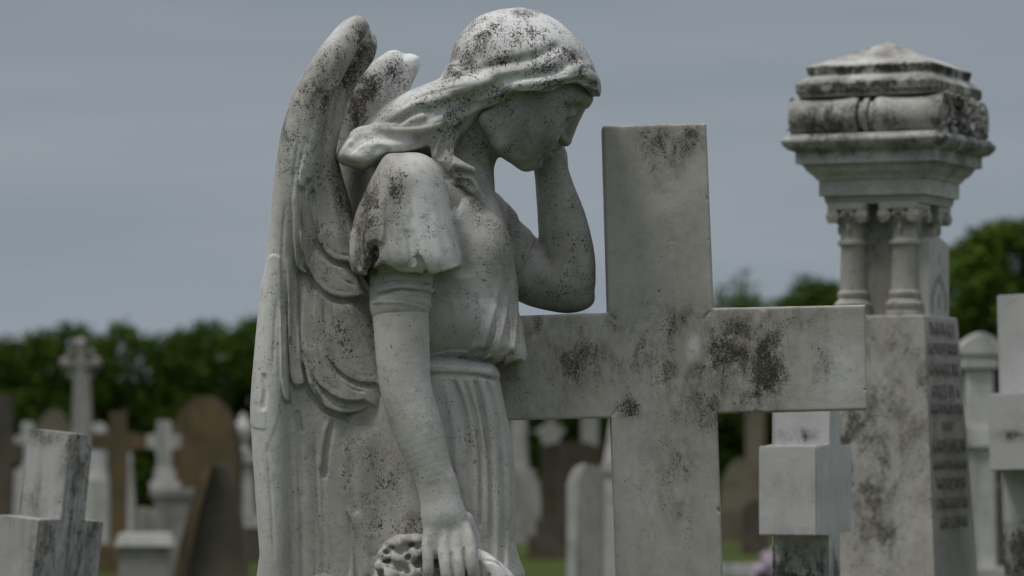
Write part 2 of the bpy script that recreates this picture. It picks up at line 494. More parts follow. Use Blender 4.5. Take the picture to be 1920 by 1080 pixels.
# ---- body: head, neck, both arms and hands, one continuous surface
def build_body():
    f = Field(690, 1130, 140, 1096, -262, 175, 2.0)
    # trunk core under the clothes ties head and limbs together
    f.add(limb([(865, 345, 0, 62), (850, 430, -10, 95), (845, 560, -15, 100)], 1.15), 10)
    f.add(limb([(862, 385, -20, 60), (775, 385, -135, 58), (752, 470, -178, 54)]), 20)
    f.add(limb([(870, 385, 20, 56), (898, 410, 105, 54)]), 20)
    # neck
    f.add(limb([(905, 225, 2, 52), (868, 318, 0, 52), (846, 372, -5, 66)], 1.0), 14)
    # skull and face
    face = [(1096, 150), (1102, 176), (1094, 196), (1081, 210), (1071, 226), (1060, 246), (1050, 264), (1044, 276), (1036, 286), (1029, 293), (1021, 300), (1013, 309), (1001, 317), (985, 319),
            (962, 309), (938, 293), (915, 272), (893, 238), (890, 190), (905, 140), (950, 100), (1020, 92), (1070, 112)]
    f.add(pillow(face, 5, 82, 74, 80), 10)
    f.add(ball(1012, 232, -42, 40, 34, 52, 30), 26)      # near cheek
    f.add(ball(1012, 232, 52, 40, 34, 52, 30), 26)
    f.add(ball(1001, 302, 4, 19, 26, 15), 10)             # chin
    f.add(limb([(985, 305, -18, 14), (940, 268, -58, 18), (915, 225, -66, 18)]), 18)   # jaw line
    # brow, sockets, lids
    f.add(limb([(1101, 186, 0, 9), (1087, 182, -26, 10), (1064, 178, -52, 11), (1040, 178, -66, 9)]), 14)
    f.add(limb([(1101, 186, 10, 9), (1087, 182, 36, 10), (1064, 178, 62, 11)]), 14)
    for sg, wc in ((-1, 5), (1, 5)):
        f.sub(ball(1076, 210, wc + sg * 36, 19, 15, 11, -55), 10)
        f.add(ball(1064, 208, wc + sg * 32, 16, 17, 12, -60), 6)
        f.add(limb([(1083, 208, wc + sg * 22, 3.4), (1076, 217, wc + sg * 36, 4), (1065, 219, wc + sg * 48, 3.2)]), 3)
        f.sub(limb([(1080, 215, wc + sg * 22, 3), (1070, 224, wc + sg * 38, 4.2), (1057, 224, wc + sg * 50, 3)]), 3)
        f.sub(limb([(1088, 200, wc + sg * 24, 3), (1076, 202, wc + sg * 42, 4.5), (1060, 204, wc + sg * 56, 3)]), 5)
    # nose
    f.add(limb([(1090, 203, 5, 8), (1075, 232, 5, 9), (1063, 262, 5, 9.5)]), 9)
    f.add(ball(1061, 266, 5, 9, 11, 9), 6)
    f.add(ball(1050, 258, -11, 10, 8, 9), 5); f.add(ball(1050, 258, 21, 10, 8, 9), 5)
    f.sub(limb([(1047, 265, -15, 4), (1056, 270, -9, 4)]), 2); f.sub(limb([(1047, 265, 25, 4), (1056, 270, 19, 4)]), 2)
    f.sub(limb([(1046, 249, -24, 4), (1043, 262, -23, 4), (1037, 271, -24, 3)]), 9)     # fold beside the wing of the nose
    # mouth
    f.add(limb([(1046, 276, 5, 5.5), (1039, 278, -8, 5), (1026, 277, -25, 3)]), 5)
    f.add(limb([(1046, 276, 5, 5.5), (1039, 278, 18, 5), (1026, 277, 35, 3)]), 5)
    f.add(limb([(1033, 290, 5, 6), (1028, 288, -8, 5), (1020, 283, -22, 3)]), 5)
    f.add(limb([(1033, 290, 5, 6), (1028, 288, 18, 5), (1020, 283, 32, 3)]), 5)
    f.sub(limb([(1046, 285, 5, 2.2), (1036, 285, -9, 2.4), (1022, 280, -27, 2.8)]), 3)
    f.sub(limb([(1046, 285, 5, 2.2), (1036, 285, 19, 2.4), (1022, 280, 37, 2.8)]), 3)
    f.sub(ball(1021, 299, 4, 8, 18, 5, -40), 6)
    f.stroke([(1068, 222), (1055, 243), (1046, 260)], -9, 5.5, (.2, .2))
    f.stroke([(1060, 236), (1045, 250), (1030, 268)], 2, 9)
    f.stroke([(1026, 276), (1019, 283), (1012, 294)], -5, 4.5)
    f.stroke([(990, 250), (975, 272), (972, 296)], -3, 12)
    # far arm: elbow on the cross, forearm up to the cheek
    f.add(limb([(898, 410, 105, 54), (950, 470, 118, 57), (1000, 515, 112, 57), (1052, 529, 102, 57)]), 20)
    f.add(limb([(1061, 527, 102, 56), (1064, 485, 98, 52), (1056, 425, 90, 47), (1043, 365, 82, 38), (1034, 322, 76, 32), (1031, 300, 74, 31)]), 8)
    f.add(ball(1078, 560, 102, 38, 36, 24, 0), 12)
    # far hand: palm on the jaw, fingers folded up the cheek behind the face
    f.add(limb([(1031, 300, 76, 30), (1024, 262, 92, 27)]), 12)
    f.add(limb([(1038, 290, 80, 22), (1034, 262, 92, 18)]), 8)
    for k, (x, dx, l) in enumerate(((1042, 2, 52), (1028, -4, 60), (1014, -9, 58), (1001, -14, 46))):
        f.add(limb([(x, 258, 97, 10.5), (x + dx * .5, 258 - l * .5, 103, 9.5), (x + dx, 258 - l * .85, 98, 8.5), (x + dx * 1.2, 258 - l * 1.1, 90, 7.5)]), 3)
    f.add(limb([(1010, 296, 70, 14), (990, 268, 82, 11), (978, 240, 86, 9)]), 5)        # thumb under the jaw
    # near arm, hanging
    f.add(limb([(752, 470, -160, 52), (750, 560, -166, 53), (753, 620, -172, 52), (757, 690, -176, 50), (765, 742, -179, 49), (782, 800, -182, 47), (799, 850, -184, 42), (815, 895, -186, 36), (827, 935, -188, 33), (832, 962, -188, 36)]), 14)
    f.blur(3)
    back = [(793, 900), (825, 890), (848, 896), (860, 938), (870, 966), (882, 1000), (892, 1030), (880, 1050), (845, 1052), (812, 1046), (795, 1030), (794, 985)]
    f.add(pillow(back, -194, 24, 26, 14, tfn=lambda X, Z: 15 + 9 * np.clip((HOR - Z - 905) / 90, 0, 1)), 20)
    # knuckles and fingers: little finger nearest the skirt, forefinger at the front
    fing = [((802, 1024, -208), (803, 1050, -214), (803, 1072, -214), (802, 1092, -206), 11.5),
            ((834, 1034, -214), (836, 1060, -222), (839, 1084, -222), (840, 1104, -212), 13),
            ((858, 1032, -214), (860, 1058, -222), (862, 1084, -222), (862, 1106, -212), 13),
            ((881, 1022, -212), (884, 1046, -220), (887, 1070, -219), (888, 1094, -208), 13)]
    for a, b, c, d, r in fing:
        f.add(limb([(a[0] - (a[0] - 838) * .25, 990, a[2] + 12, r), (*a, r), (*b, r * .96), (*c, r * .94), (*d, r * .8)]), 4)
    for pts in ([(818, 1036), (819, 1060), (822, 1092)], [(847, 1034), (849, 1060), (851, 1092)], [(870, 1026), (872, 1060), (875, 1092)]):
        f.stroke(pts, -4, 4, (.3, .0))
    for a in fing:
        f.stroke([(a[0][0], 990), (a[0][0], 1024)], 1.6, 7, (.5, .3))
    f.add(limb([(872, 975, -176, 16), (890, 1015, -168, 13), (898, 1050, -166, 11), (902, 1078, -172, 9)]), 8)   # thumb on the far side
    # forearm modelling
    f.stroke([(806, 690), (818, 735), (812, 770)], -2.2, 12)
    f.stroke([(765, 760), (790, 840), (812, 910)], 2.0, 14)
    f.stroke([(1016, 450), (1024, 480), (1034, 505)], -5, 7, (.05, .5))
    f.stroke([(1000, 470), (1008, 500), (1018, 530)], 3, 12)
    return f

# ---- hair
def build_hair():
    f = Field(620, 1136, 8, 400, -150, 150, 1.6); f.gain = 2.5
    cap = [(827, 147), (839, 130), (854, 80), (875, 52), (895, 33), (928, 21), (970, 15), (996, 18), (1026, 29), (1050, 43), (1073, 64), (1094, 88), (1109, 114), (1118, 136), (1125, 151), (1127, 169),
           (1124, 182), (1114, 182), (1100, 205), (1060, 240), (1000, 262), (930, 262), (870, 235), (835, 190)]
    c = Field(620, 1136, 8, 400, -150, 150, 1.6)
    c.add(pillow(cap, 4, 112, 104, 110), 0)
    above = [(800, 160), (840, 190), (880, 206), (930, 190), (961, 180), (990, 178), (1029, 179), (1050, 169), (1073, 162), (1094, 168), (1110, 181), (1124, 182), (1140, 180), (1150, 0), (800, 0)]
    c.cut2d(above, 5, 4)
    f.F = np.minimum(f.F, c.F)
    # hair on the far temple, seen under the brim
    f.add(limb([(1090, 178, 42, 22), (1092, 188, 38, 18)]), 6)
    # lower hair over the ear and along the neck
    f.add(pillow([(935, 165), (965, 172), (955, 192), (925, 204), (900, 222), (880, 248), (862, 266), (852, 286), (838, 300), (816, 296), (806, 260), (815, 220), (850, 180)], -25, 62, 34, 55), 8)
    # tresses falling back over the shoulders
    tr = [(850, 120), (827, 147), (795, 161), (768, 172), (747, 184), (721, 199), (700, 216), (682, 237), (672, 262), (682, 290), (706, 302), (724, 292), (753, 289), (786, 288), (812, 296), (835, 300), (852, 280),
          (870, 240), (890, 215), (925, 195), (940, 150)]
    f.add(pillow(tr, -8, 112, 46, 100), 10)
    # the rolled end of the tress
    roll = [(700, 240), (664, 246), (647, 263), (633, 286), (633, 300), (643, 309), (667, 315), (684, 318), (706, 305), (726, 294), (760, 286), (790, 270), (780, 240), (740, 236)]
    f.add(pillow(roll, -70, 62, 28, 50), 5)
    # lock falling in front of the shoulder
    f.add(limb([(836, 240, -78, 16), (832, 275, -92, 15), (838, 300, -104, 16), (862, 314, -108, 13), (884, 320, -98, 8)]), 6)
    f.add(limb([(848, 318, -104, 15), (868, 332, -104, 15), (884, 350, -96, 14), (898, 376, -84, 8)]), 6)
    f.add(limb([(818, 258, -92, 12), (820, 292, -104, 11), (834, 322, -108, 9), (852, 345, -106, 8)]), 5)
    S = f.stroke
    # waves of the cap
    S([(1122, 150), (1100, 140), (1070, 142), (1040, 150), (1000, 156), (960, 160)], 5, 9)
    S([(1126, 166), (1100, 152), (1075, 150), (1050, 158), (1020, 170)], -3, 4)
    S([(1112, 128), (1090, 124), (1072, 132), (1062, 150)], 4, 8)
    S([(1080, 100), (1050, 110), (1010, 126), (960, 134), (910, 144), (860, 160)], 3.5, 10)
    S([(1060, 128), (1010, 140), (960, 146), (920, 152)], -3.5, 7)
    S([(1040, 70), (1000, 90), (950, 104), (890, 124)], 1.5, 12)
    S([(1060, 78), (1000, 108), (940, 118), (870, 140)], -1.6, 7)
    # the big swept lock and the dark hollow beneath it
    S([(944, 156), (908, 170), (872, 187), (840, 198), (812, 203)], -20, 9, (.25, .25))
    S([(930, 148), (895, 156), (850, 166), (805, 176), (760, 196)], 6, 9)
    S([(958, 176), (925, 188), (895, 200), (868, 216), (850, 240)], 7, 8)
    S([(905, 196), (870, 205), (845, 216), (830, 240)], -12, 5.5)
    S([(850, 178), (820, 186), (780, 196), (740, 214), (700, 236)], 6, 8)
    S([(815, 204), (790, 204), (770, 212), (745, 232)], -7, 6)
    S([(800, 216), (775, 224), (750, 236)], 4, 7)
    S([(770, 188), (735, 206), (705, 232)], -4, 6)
    S([(845, 222), (820, 232), (790, 242), (750, 243), (715, 240), (680, 243), (655, 256)], 6, 7, (.1, .1))
    S([(835, 240), (805, 252), (775, 258), (740, 258), (705, 254), (675, 262), (655, 282)], -7, 8, (.2, .25))
    S([(810, 262), (780, 274), (745, 277), (722, 278), (700, 288), (672, 296), (645, 292)], 6, 7, (.15, .1))
    S([(735, 284), (716, 280), (704, 284), (690, 300)], -6, 5)
    S([(660, 262), (646, 280), (640, 298)], 3, 6)
    S([(838, 228), (826, 248), (815, 262), (808, 282)], -8, 4.5, (.2, .1))
    S([(845, 240), (834, 262), (826, 282), (826, 300)], -6, 4, (.2, .1))
    S([(828, 244), (820, 268), (818, 292)], 4, 4)
    S([(858, 250), (848, 270), (844, 292)], 4, 5)
    S([(812, 296), (830, 318), (846, 340)], -5, 3.5)
    S([(850, 322), (872, 326), (890, 330)], -6, 4); S([(856, 340), (876, 342), (892, 356)], -6, 4)
    S([(848, 306), (868, 312), (884, 318)], 3, 4)
    # strand lines following the locks
    for p, a in (([(925, 165), (890, 174), (850, 180), (806, 186)], -1.3), ([(880, 160), (835, 168), (790, 182), (745, 206)], -1.4), ([(840, 160), (795, 172), (750, 192), (712, 218)], -1.2), ([(790, 200), (758, 216), (728, 234)], -1.6),
                 ([(950, 184), (920, 196), (890, 211), (868, 230)], -1.5), ([(938, 182), (905, 193), (876, 208)], -1.2), ([(820, 226), (790, 236), (750, 238), (712, 236)], -1.3), ([(846, 214), (826, 228), (800, 237)], -1.4),
                 ([(838, 250), (831, 272), (830, 296)], -1.6), ([(822, 262), (822, 286), (830, 306)], -1.5), ([(856, 236), (846, 258), (840, 284)], -1.5), ([(800, 266), (770, 276), (742, 284)], -1.3), ([(700, 262), (676, 272), (656, 290)], -1.2),
                 ([(1100, 146), (1060, 150), (1010, 162), (965, 168)], -1.2), ([(1110, 136), (1075, 138), (1030, 146), (985, 152)], -1.0), ([(1116, 160), (1098, 156), (1078, 156)], -1.2), ([(870, 322), (884, 334), (894, 348)], -1.5)):
        S(p, a, 2.4, (.25, .25))
    return f

# ---- robe
def build_robe():
    f = Field(605, 1020, 284, 1100, -260, 180, 2.0); f.gain = 2.4; f.sigk = .85
    bod = [(903, 344), (916, 378), (934, 422), (949, 458), (961, 493), (970, 526), (972, 576), (979, 632), (983, 672), (974, 690), (950, 690), (900, 684), (850, 680), (800, 690), (720, 700), (690, 600), (672, 480), (690, 370), (745, 312), (830, 320), (872, 346)]
    f.add(pillow(bod, -12, 132, 96, 126), 0)
    # skirt
    sk = [(800, 668), (905, 676), (933, 690), (937, 712), (947, 765), (959, 821), (966, 887), (967, 932), (965, 1013), (963, 1120), (650, 1120), (644, 1040), (630, 970), (619, 930), (616, 887), (617, 850), (626, 800), (640, 765), (680, 735), (730, 705), (765, 690)]
    s = Field(605, 1020, 284, 1100, -260, 180, 2.0); s.gain = 2.2; s.sigk = .8
    hipt = lambda X, Z: (lambda u: 128 - 54 * u * u * (3 - 2 * u))(np.clip((815 - X - 960) / 135, 0, 1))
    s.add(pillow(sk, -22, 128, 34, 84, tfn=hipt), 0)
    # belt below the overhang
    s.stroke([(796, 688), (850, 690), (905, 697), (936, 704)], 2.6, 8, (0, 0))
    s.stroke([(796, 703), (850, 703), (900, 706), (936, 716)], -4, 4, (0, 0))
    S = s.stroke
    # long folds of the skirt
    ridges = [([(858, 712), (876, 755), (887, 810), (891, 880), (891, 958), (886, 1005)], 6, 7), ([(899, 708), (914, 770), (925, 840), (930, 920), (931, 1000), (930, 1060), (930, 1110)], 6.5, 6),
              ([(922, 714), (938, 780), (948, 850), (952, 930), (951, 1040), (949, 1110)], 5, 5), ([(832, 716), (848, 770), (856, 840), (858, 920)], 2, 9), ([(876, 712), (895, 770), (908, 850), (911, 930), (910, 1010)], 2.5, 7)]
    for p, a, g in ridges: S(p, a, g, (.12, .2))
    grooves = [([(890, 712), (905, 772), (917, 850), (921, 930), (921, 1030), (920, 1110)], -5, 4.5), ([(914, 714), (929, 775), (938, 850), (941, 940), (941, 1040), (940, 1110)], -9, 5),
               ([(850, 712), (868, 760), (879, 815), (882, 885), (881, 950)], -3, 5), ([(932, 716), (948, 790), (958, 860), (961, 940)], -3, 3), ([(868, 712), (884, 760), (897, 820), (901, 900), (900, 990)], -3.5, 4)]
    for p, a, g in grooves: S(p, a, g, (.1, .2))
    # hip side: broad sweeps behind the arm
    S([(646, 960), (660, 1000), (668, 1040), (672, 1100)], -3.5, 7); S([(636, 950), (650, 985), (658, 1030), (660, 1100)], 2.5, 6)
    S([(690, 800), (682, 880), (690, 960), (704, 1040)], 2.5, 24); S([(668, 960), (684, 1010), (690, 1080)], 2.5, 9)
    # blouse folds
    b = f
    S = b.stroke
    for p, a, g in [([(962, 520), (958, 570), (946, 620), (930, 660), (915, 680)], 5, 6), ([(968, 540), (968, 590), (962, 640), (955, 676)], 5, 5), ([(950, 560), (940, 610), (920, 648), (903, 664)], 5, 6),
                    ([(934, 500), (930, 560), (915, 610), (890, 645)], 2.5, 8), ([(850, 560), (852, 600), (838, 640), (812, 672)], 3.5, 7), ([(880, 590), (870, 630), (848, 660)], 2.5, 7), ([(976, 600), (978, 640), (980, 672)], 4, 4),
                    ([(900, 560), (898, 610), (880, 650)], 2, 7)]:
        S(p, a, g, (.3, .05))
    for p, a, g in [([(960, 560), (954, 606), (942, 644), (932, 668)], -5, 4), ([(972, 590), (971, 630), (966, 672)], -5, 3.5), ([(945, 600), (934, 632), (916, 658)], -4, 4), ([(840, 600), (832, 630), (810, 660)], -3, 5), ([(866, 590), (858, 628), (838, 660)], -2.5, 5),
                    ([(940, 430), (946, 500), (950, 560)], -2, 5), ([(952, 470), (958, 520), (960, 570)], 2, 4)]:
        S(p, a, g, (.3, .05))
    # bust and waist modelling
    b.add(ball(905, 470, -70, 50, 62, 62, 10), 40)
    S([(842, 420), (862, 470), (870, 520)], -4, 20); S([(838, 392), (852, 362), (858, 345)], -4, 5)
    S([(846, 430), (856, 400), (862, 372)], -3, 4)
    # ragged hem of the blouse hanging over the belt
    hem = [(640, 250), (640, 690), (720, 690), (792, 672), (800, 670), (806, 673), (820, 678), (838, 677), (852, 672), (866, 668), (880, 675), (893, 678), (904, 672), (914, 677), (926, 681), (942, 675), (946, 680), (952, 677), (964, 672), (978, 675), (984, 679), (1030, 676), (1030, 250)]
    b.cut2d(hem, 3, -40, smooth=False)
    L = b.layer; wq = -120
    L([(945, 682), (960, 676), (975, 673), (984, 677), (1000, 640), (990, 560), (955, 560), (958, 620), (950, 660)], 6, 1.6, wq, (960, 580, 960, 660), 40)
    L([(903, 679), (917, 682.5), (935, 675), (950, 664), (958, 657.5), (964, 658), (968, 640), (968, 560), (930, 560), (930, 620), (915, 660)], 9, 1.6, wq, (945, 570, 945, 650), 40)
    L([(862, 672), (884, 678), (900, 677.5), (914, 671), (925, 666), (929, 664), (940, 640), (950, 560), (905, 560), (900, 610), (880, 655)], 10, 1.6, wq, (925, 570, 925, 650), 40)
    L([(770, 676), (793, 673), (812, 676), (836, 678), (852, 674), (868, 666), (884, 656), (897, 651.5), (906, 654), (912, 640), (930, 580), (935, 530), (800, 540), (770, 600)], 12, 1.6, wq, (880, 560, 880, 650), 40)
    for p in ([(888, 662), (898, 660), (904, 663)], [(912, 676), (924, 672)], [(948, 668), (958, 664), (962, 666)], [(968, 680), (978, 678)]):
        b.stroke(p, -8, 4, (.1, .1))
    for p, a, g in [([(800, 668), (818, 640), (838, 600)], 3, 6), ([(905, 650), (918, 610), (930, 570)], 4, 5), ([(928, 662), (942, 620), (950, 580)], 4, 4), ([(962, 655), (967, 610), (966, 560)], 4, 4)]:
        b.stroke(p, a, g, (.05, .4))
    f.F = np.minimum(f.F, s.F)
    # far sleeve: short cape, then the tight under-sleeve
    fs = Field(605, 1020, 284, 1100, -260, 180, 2.0)
    fs.add(limb([(858, 400, 90, 56), (905, 416, 108, 57), (938, 448, 116, 54), (962, 474, 118, 52), (980, 500, 116, 50)]), 10)
    inner = Field(605, 1020, 284, 1100, -260, 180, 2.0)
    inner.add(limb([(900, 420, 105, 55), (945, 468, 117, 60), (998, 515, 113, 60), (1020, 525, 110, 60)]), 10)
    fs.cut2d([(975, 418), (982, 430), (974, 455), (967, 480), (962, 520), (940, 600), (780, 600), (780, 300), (940, 300)], 3, 115, smooth=False)
    inner.cut2d([(1001, 444), (1003, 452), (992, 480), (982, 510), (974, 540), (966, 600), (780, 600), (780, 300), (960, 300), (995, 430)], 3, 115, smooth=False)
    f.F = smin(f.F, np.minimum(fs.F, inner.F), 5)
    # near sleeve
    ns = Field(605, 1020, 284, 1100, -260, 180, 2.0); ns.gain = 2.0; ns.sigk = .85
    sl = [(724, 292), (753, 288), (786, 288), (810, 299), (827, 321), (839, 357), (843, 400), (848, 440), (856, 480), (862, 520), (850, 545), (800, 545), (740, 540), (690, 545), (668, 525), (655, 480), (664, 413), (684, 362), (704, 322)]
    ns.add(pillow(sl, -140, 106, 56, 92), 0)
    S, L = ns.stroke, ns.layer; wq = -235
    L([(862, 499), (846, 507), (828, 513), (812, 515), (802, 507), (795, 490), (789, 470), (782, 430), (776, 380), (790, 340), (870, 340), (870, 440)], 9, 3, wq, (800, 350, 800, 480))
    L([(784, 509), (765, 512), (747, 508), (721, 494), (717, 470), (717, 440), (724, 400), (745, 370), (766, 400), (775, 440), (781, 480)], 5, 3, wq, (745, 370, 745, 470))
    L([(718, 455), (704, 452), (690, 458), (684, 440), (690, 400), (700, 360), (722, 350), (722, 400)], 7, 3, wq, (705, 350, 700, 430))
    S([(781, 478), (788, 488), (796, 500), (800, 512)], -11, 4.5, (.2, 0)); S([(772, 410), (779, 440), (785, 468), (792, 482)], 4.5, 5, (.5, .1)); S([(764, 430), (770, 465), (774, 500)], -4, 5, (.4, .1))
    S([(812, 400), (820, 450), (826, 500)], 1.6, 10, (.4, .1)); S([(738, 420), (742, 460), (750, 500)], 2, 8, (.4, .1))
    wz = ns.hit(703, 474); ns.sub(ball(703, 474, wz + 2, 9, 13, 15, 0), 5); ns.sub(limb([(702, 480, wz + 4, 7), (690, 508, wz + 14, 9)]), 5)
    S([(684, 362), (675, 410), (669, 460), (672, 505)], -8, 8, (.2, .1)); S([(662, 430), (660, 470), (668, 505)], 5, 6)
    S([(712, 458), (716, 480), (722, 494)], 3, 4)
    for p in ([(718, 493), (747, 507), (765, 511), (782, 508)], [(802, 506), (812, 514), (830, 512), (858, 499)]): S(p, 2.5, 3, (.05, .05))
    ns.blur(1)
    ns.cut2d([(600, 250), (600, 500), (664, 508), (672, 512), (682, 518), (694, 512), (706, 500), (716, 494), (730, 498), (747, 508), (765, 512), (780, 510), (796, 516), (810, 515), (826, 510), (842, 505), (858, 499), (880, 480), (880, 250)], 1.5, -235, smooth=False)
    ns.sub(pillow([(704, 455), (760, 440), (824, 452), (842, 500), (850, 570), (684, 570), (678, 505)], -140, 91, 34, 70), 2)
    f.F = smin(f.F, ns.F, 2)
    # tight band under the sleeve
    f.add(limb([(754, 500, -158, 58), (752, 545, -164, 59), (750, 570, -167, 57)]), 3)
    S = f.stroke
    S([(700, 538), (740, 530), (790, 532), (822, 540)], -3.5, 4); S([(706, 556), (750, 544), (800, 550), (818, 560)], -3.5, 3.5)
    S([(704, 548), (745, 537), (800, 540), (820, 550)], 3, 4.5); S([(700, 566), (740, 558), (790, 566), (812, 576)], 3, 4)
    S([(696, 568), (720, 566), (760, 568), (800, 580)], 3, 3)
    return f

def build_robe_low():
    f = Field(560, 1020, 1070, BASE_PY - 4, -240, 160, 7.0)
    sk = [(640, 1060), (963, 1060), (962, 1200), (972, 1400), (990, 1600), (1000, BASE_PY), (610, BASE_PY), (618, 1500), (630, 1300)]
    hipt = lambda X, Z: (lambda u: 127 - 54 * u * u * (3 - 2 * u))(np.clip((815 - X - 960) / 135, 0, 1))
    f.add(pillow(sk, -22, 127, 36, 84, smooth=False, tfn=hipt), 0)
    for x in (670, 730, 790, 850, 910, 945):
        f.stroke([(x, 1080), (x + 4, 1300), (x + 8, 1700)], 7, 14, (.12, 0))
        f.stroke([(x + 28, 1080), (x + 32, 1300), (x + 38, 1700)], -7, 12, (.12, 0))
    return f

# ---- wings
def build_near_wing():
    f = Field(462, 735, 24, 1100, -215, 30, 2.0); f.gain = 1.7
    out = [(667, 28), (682, 31), (691, 44), (694, 56), (703, 64), (707, 82), (701, 107), (688, 127), (675, 144), (661, 162), (650, 180), (641, 207), (634, 237), (629, 275), (638, 320), (650, 400), (664, 500), (690, 560), (704, 650), (720, 720), (724, 752), (712, 775), (690, 800), (680, 840), (672, 900), (672, 960), (680, 1020), (690, 1130),
           (494, 1130), (487, 1040), (481, 961), (474, 850), (472, 790), (473, 745), (477, 690), (484, 622), (490, 555), (500, 474), (505, 415), (508, 390), (514, 330), (521, 284), (530, 237), (548, 178), (566, 142), (582, 116), (600, 88), (615, 70), (630, 52), (645, 38)]
    wf = lambda X, Z: -62 + np.clip((X + 960 - 560) / 140, 0, 1) * 18
    f.add(pillow(out, -62, 42, 30, 40, n=3, wfn=wf), 0)
    # leading edge: a heavy rounded band
    f.add(limb([(668, 52, -92, 22), (650, 78, -97, 26), (622, 118, -104, 31), (595, 165, -108, 35), (575, 215, -110, 37), (561, 270, -110, 37), (549, 330, -108, 33), (540, 400, -104, 31), (528, 500, -100, 26), (515, 600, -98, 26), (508, 700, -98, 30), (508, 800, -98, 32), (514, 950, -96, 30), (522, 1120, -94, 28)], 1.0), 14)
    f.blur(2)
    S, Ly = f.stroke, f.layer
    # hollow inner face of the top, flaring beside the band
    S([(696, 58), (676, 98), (650, 145), (624, 188), (611, 230), (600, 280), (592, 335)], -17, 8, (.05, .3))
    S([(686, 50), (662, 95), (634, 148), (608, 186), (596, 228), (583, 280), (577, 330)], 5, 6, (.1, .3))
    S([(704, 76), (692, 112), (668, 146), (648, 190), (638, 240), (632, 280)], 6, 8, (.1, .3))
    S([(628, 180), (622, 220), (618, 260)], -4, 5); S([(634, 150), (626, 175), (618, 205)], 3, 4)
    S([(690, 46), (694, 58), (690, 72)], -6, 4)
    # overlapping coverts on the inner face, topmost last
    w0 = -100
    Ly([(560, 620), (572, 690), (580, 722), (593, 746), (612, 764), (632, 772), (653, 774), (675, 771), (692, 764), (740, 748), (740, 300), (600, 300)], 14, 1.8, w0, (600, 470, 600, 720), 20)
    Ly([(566, 600), (580, 680), (594, 714), (612, 732), (634, 746), (655, 751), (682, 750), (740, 738), (740, 300), (610, 300)], 11, 1.7, w0, (620, 470, 620, 690), 20)
    Ly([(590, 560), (604, 632), (616, 668), (632, 690), (652, 706), (676, 716), (704, 717), (740, 712), (740, 300), (620, 300)], 10, 1.7, w0, (640, 420, 640, 650), 20)
    Ly([(566, 430), (574, 490), (586, 518), (600, 537), (620, 552), (645, 558), (680, 555), (740, 545), (740, 260), (600, 260)], 13, 1.7, w0, (600, 330, 600, 520), 20)
    Ly([(586, 380), (592, 430), (600, 456), (612, 474), (628, 486), (648, 490), (700, 486), (720, 260), (610, 260)], 11, 1.7, w0, (610, 300, 610, 450), 20)
    for p, a, g in [([(605, 560), (618, 620), (636, 665), (655, 690)], -3, 5), ([(590, 620), (602, 670), (624, 700), (648, 722)], -2.5, 4), ([(598, 460), (590, 400), (584, 350)], -6, 4), ([(583, 720), (598, 752), (620, 770), (650, 782), (690, 776)], -8, 6),
                    ([(574, 360), (578, 420), (586, 470)], 4, 4), ([(650, 560), (664, 620), (684, 670)], 2.5, 12), ([(588, 640), (600, 690), (620, 716)], 3, 4), ([(574, 640), (586, 700), (606, 732)], 3, 4),
                    ([(600, 545), (580, 515), (572, 470), (566, 420)], -5, 4)]:
        S(p, a, g, (.2, .2))
    # narrow feathers with free tips along the band
    Ly([(548, 330), (552, 400), (553, 450), (556, 494), (562, 506), (572, 513), (578, 508), (576, 490), (566, 430), (560, 360), (566, 330), (580, 345), (580, 330), (566, 300)], 13, 2, w0, (558, 330, 562, 440), 20)
    Ly([(566, 320), (564, 345), (570, 354), (577, 336), (584, 338), (590, 320), (585, 270), (578, 270)], 8, 2, w0, (580, 270, 575, 320), 20)
    Ly([(540, 480), (541, 560), (542, 640), (544, 690), (547, 712), (556, 722), (569, 720), (571, 712), (565, 670), (560, 590), (558, 520)], 14, 2, w0, (550, 480, 552, 600), 20)
    Ly([(526, 560), (527, 640), (528, 700), (532, 735), (537, 750), (544, 748), (543, 720), (540, 650), (538, 570)], 13, 2, w0, (532, 560, 533, 660), 20)
    Ly([(506, 482), (524, 482), (528, 500), (529, 560), (530, 640), (526, 760), (505, 830), (460, 900), (460, 560), (490, 520)], 3.5, 1.6, w0, (505, 880, 515, 640), 20)
    Ly([(490, 700), (498, 760), (500, 802), (488, 804), (474, 800), (465, 780), (470, 700)], 1.6, 2, w0, (484, 690, 486, 770), 20)
    # dark undercut beneath each row of coverts
    for arc in ([(566, 690), (578, 728), (592, 751), (612, 770), (634, 779), (655, 780), (678, 776), (700, 766)], [(584, 690), (594, 720), (612, 739), (636, 752), (658, 756), (690, 754)],
                [(612, 668), (630, 695), (652, 712), (678, 722), (708, 722)], [(568, 490), (582, 520), (598, 543), (620, 558), (645, 564), (680, 560)], [(590, 450), (604, 474), (622, 490), (646, 496), (680, 492)]):
        S(arc, -9, 4.2, (.25, .1))
    for tip in ([(558, 511), (570, 519), (581, 513)], [(549, 728), (561, 730), (573, 719)], [(534, 756), (545, 755)], [(563, 356), (572, 362)], [(574, 342), (584, 344)]):
        S(tip, -10, 4, (.1, .1))
